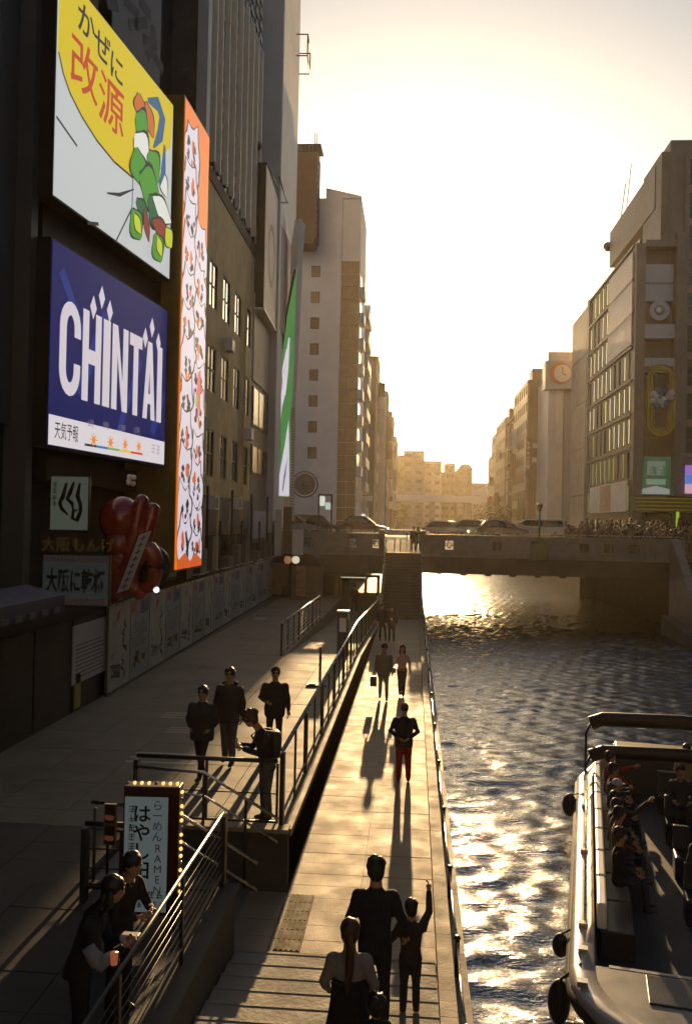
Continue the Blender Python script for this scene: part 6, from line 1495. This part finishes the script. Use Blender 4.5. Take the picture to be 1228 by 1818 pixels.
for i in range(4):
    MB().box(1.7, 3.2, 4.9+i*1.9, 5.4+i*1.9, .3, .72).build('centre_bench', K['dsteel'], bt, bevel=.03); MB().box(1.7, 3.2, 5.36+i*1.9, 5.46+i*1.9, .72, 1.15).build('bench_back', K['greyblue'], bt, bevel=.02)
MB().box(.8, BW-.8, BL-1.6, BL-.75, .3, 1.35).build('engine_box', K['greyblue'], bt, bevel=.04)
def bow(y, zt, th, nm):
    m = MB(); pts = [(.12, y, .85), (.12, y+.03, zt-.35), (.22, y+.05, zt-.12), (.5, y+.06, zt), (BW/2, y+.08, zt+.06), (BW-.5, y+.06, zt), (BW-.22, y+.05, zt-.12), (BW-.12, y+.03, zt-.35), (BW-.12, y, .85)]
    m.path(pts[:3], .03, 8); m.path(pts[2:7], th, 10, flat=1.3); m.path(pts[6:], .03, 8); m.build(nm, K['black'], bt)
bow(BL-2.0, 2.1, .13, 'canopy_bow'); bow(BL-2.9, 1.55, .12, 'canopy_bow')
m = MB()
for z in (1.0, 1.25): m.path([(.8, BL-.7, z), (BW-.8, BL-.7, z)], .03, 8)
for x in (.8, 1.7, 2.6, 3.5): m.tube((x, BL-.7, .6), (x, BL-.7, 1.25), .025)
m.build('stern_rail', K['steel'], bt)
m = MB(); m.path([(.14, 3.2, .9), (.14, 3.2, 1.05), (.14, BL-3, 1.05), (.14, BL-3, .9)], .018, 6); m.build('grab_rail', K['steel'], bt)
for y in (1.3, 2.2, 3.0, 6, 8.6): m2_ = MB(); m2_.box(.05, .18, y, y+.12, .88, .95); m2_.build('cleat', K['steel'], bt)
MB().box(3.1, 3.9, 3.1, 3.6, .3, .95).build('helm_seat', K['black'], bt, bevel=.04)
for (x, y, z, r, l, nm, lab) in ((-.18, 1.9, .35, .15, .6, 'fender', None), (-.2, 3.1, .55, .12, .35, 'fender', None), (-.2, 9.6, .62, .16, .5, 'fender', None)):
    mm = MB(); mm.ell((x, y, z), (r, r, l/2), 14, 12); mm.build('fender', K['rubber'], bt); MB().tube((x, y, z+l/2-.02), (.1, y, .9), .015).build('fender_rope', K['dsteel'], bt)
def aboard(label, lx, ly, face, top, h=1.65, sit=True, **k):
    p = Matrix.Translation(org) @ Matrix.Rotation(rzb, 4, 'Z') @ Vector((lx, ly, .3 + (.29 if sit else 0)))
    if sit: p.z -= .02
    return person(label, p, rzb+face, h, top, k.pop('bot', (.03, .035, .05)), sit=sit, vox=k.pop('vox', .026), **k)
R90 = -PI/2
aboard('boat passenger in a red top with one arm stretched out, nearest the canopy bows', .62, BL-3.9, R90, (.30, .03, .02), arms={-1: ((-.32, .28, .85), (-.42, .52, .90)), 1: ((.2, .25, .75), (.1, .4, .6))})
aboard('boat passenger in dark blue leaning back beside the red-topped one', .66, BL-4.9, R90-.1, (.03, .045, .09), hair='short')
aboard('boat passenger in a pale cap and dark clothes in the middle of the side seats', .70, BL-6.0, R90, (.03, .03, .03), cap=mat('pale_cap', (.4, .4, .4), .7))
aboard('boat passenger in dark green with one arm raised, pointing across the boat', .64, BL-6.9, R90-.2, (.05, .055, .05), arms={-1: ((-.28, .3, .85), (-.3, .56, 1.12))})
aboard('boat passenger in a rust shirt, last of the row of side seats', .68, BL-7.8, R90+.1, (.12, .035, .02))
aboard('boat passenger in a pale yellow jacket at the far end of the boat', 2.3, BL-2.6, PI, (.25, .23, .14), hair='long')
aboard('boat passenger in grey at the far end of the boat, right of the yellow jacket', 3.1, BL-2.7, PI, (.06, .06, .07), hair='short')
for k, (lx, ly, c_, lab) in enumerate(((2.0, BL-4.5, (.04, .04, .05), 'boat passenger in charcoal on the rearmost centre bench'), (2.7, BL-4.6, (.14, .12, .1), 'boat passenger in beige on the rearmost centre bench'), (2.2, BL-6.4, (.03, .03, .03), 'boat passenger in black on the second centre bench from the stern'), (2.9, BL-6.4, (.06, .05, .08), 'boat passenger in dim purple on the second centre bench from the stern'), (2.0, BL-8.3, (.05, .04, .03), 'boat passenger in brown on the third centre bench from the stern'), (2.75, BL-8.3, (.03, .04, .04), 'boat passenger in dark green on the third centre bench from the stern'))):
    aboard(lab, lx, ly, PI, c_, hair=('short', 'long')[k % 2], vox=.03)
aboard('boat passenger in navy between the rust shirt and the pointing one', .66, BL-7.35, R90, (.02, .025, .04), vox=.03)
aboard('boat passenger in black at the near end of the side seats', .66, BL-8.9, R90, (.02, .02, .02), vox=.03)
aboard('boat crew member in a teal shirt standing at the helm', 3.1, 4.0, PI+.2, (.05, .11, .12), sit=False, h=1.7, arms={-1: ((-.25, .15, 1.1), (-.15, .36, 1.05)), 1: ((.25, .15, 1.1), (.12, .36, 1.05))})
# ---------------------------------------------------------------- trees at the far end of the street
lf = mat('far_leaves', (.07, .08, .03), .8, var=.4, scale=1.5); bkm = mat('bark', (.08, .06, .04), .9)
def tree(x, y, z, h, label):
    t = thing('street_tree', label, 'tree', (x, y, z), 'hazy trees at the far end of the canal'); rs = random.Random(int(x*31+y))
    m = MB(); m.path([(x, y, z), (x+.1, y, z+h*.3), (x, y, z+h*.6)], [.28, .2, .08], 7)
    for k in range(5): a = rs.uniform(0, 6.28); m.tube((x, y, z+h*(.3+.06*k)), (x+math.cos(a)*h*.25, y+math.sin(a)*h*.25, z+h*(.55+.07*k)), .08, .03, 5)
    m.build('trunk', bkm, t)
    m = MB()
    for k in range(420):
        d = Vector((rs.gauss(0, 1), rs.gauss(0, 1), rs.gauss(0, 1))).normalized()*(rs.random()**.4); c = Vector((x+d.x*h*.33, y+d.y*h*.33, z+h*.66+d.z*h*.33))
        c += Vector((noise.noise(c*.6), noise.noise(c*.6+Vector((5, 0, 0))), 0))*.5
        a = Vector((rs.uniform(-1, 1), rs.uniform(-1, 1), rs.uniform(-1, 1))).normalized()*.28; b_ = Vector((rs.uniform(-1, 1), rs.uniform(-1, 1), rs.uniform(-1, 1))).normalized()*.22
        m.add([c-a, c+b_, c+a, c-b_], [(0, 1, 2, 3)])
    m.build('crown', lf, t, recalc=False)
for i, (u, Y, h) in enumerate(((705, 240, 8), (716, 300, 9), (842, 300, 8), (855, 290, 9), (868, 250, 8), (880, 200, 7), (893, 175, 6))):
    p = at_y(u, 925, Y); tree(p.x, Y, 3.6, h, ('hazy tree at the far left of the canal end', 'tall hazy tree left of the canal end', 'hazy tree under the domed building', 'hazy tree right of the domed building', 'hazy tree by the right bank row', 'dark tree in front of the right bank row', 'small tree above the dark estate car')[i])
# ---------------------------------------------------------------- haze
hzm = bpy.data.materials.new('haze'); hzm.use_nodes = True; n = hzm.node_tree
for x in list(n.nodes):
    if x.type == 'BSDF_PRINCIPLED': n.nodes.remove(x)
pv = n.nodes.new('ShaderNodeVolumePrincipled'); pv.inputs['Color'].default_value = (1, .86, .62, 1); pv.inputs['Density'].default_value = HAZE; pv.inputs['Anisotropy'].default_value = HAZE_G
n.links.new(pv.outputs[0], [x for x in n.nodes if x.type == 'OUTPUT_MATERIAL'][0].inputs['Volume'])
m = MB().box(-210, 210, -30, 520, -4.2, 62); m.build('haze', hzm, kind='stuff')
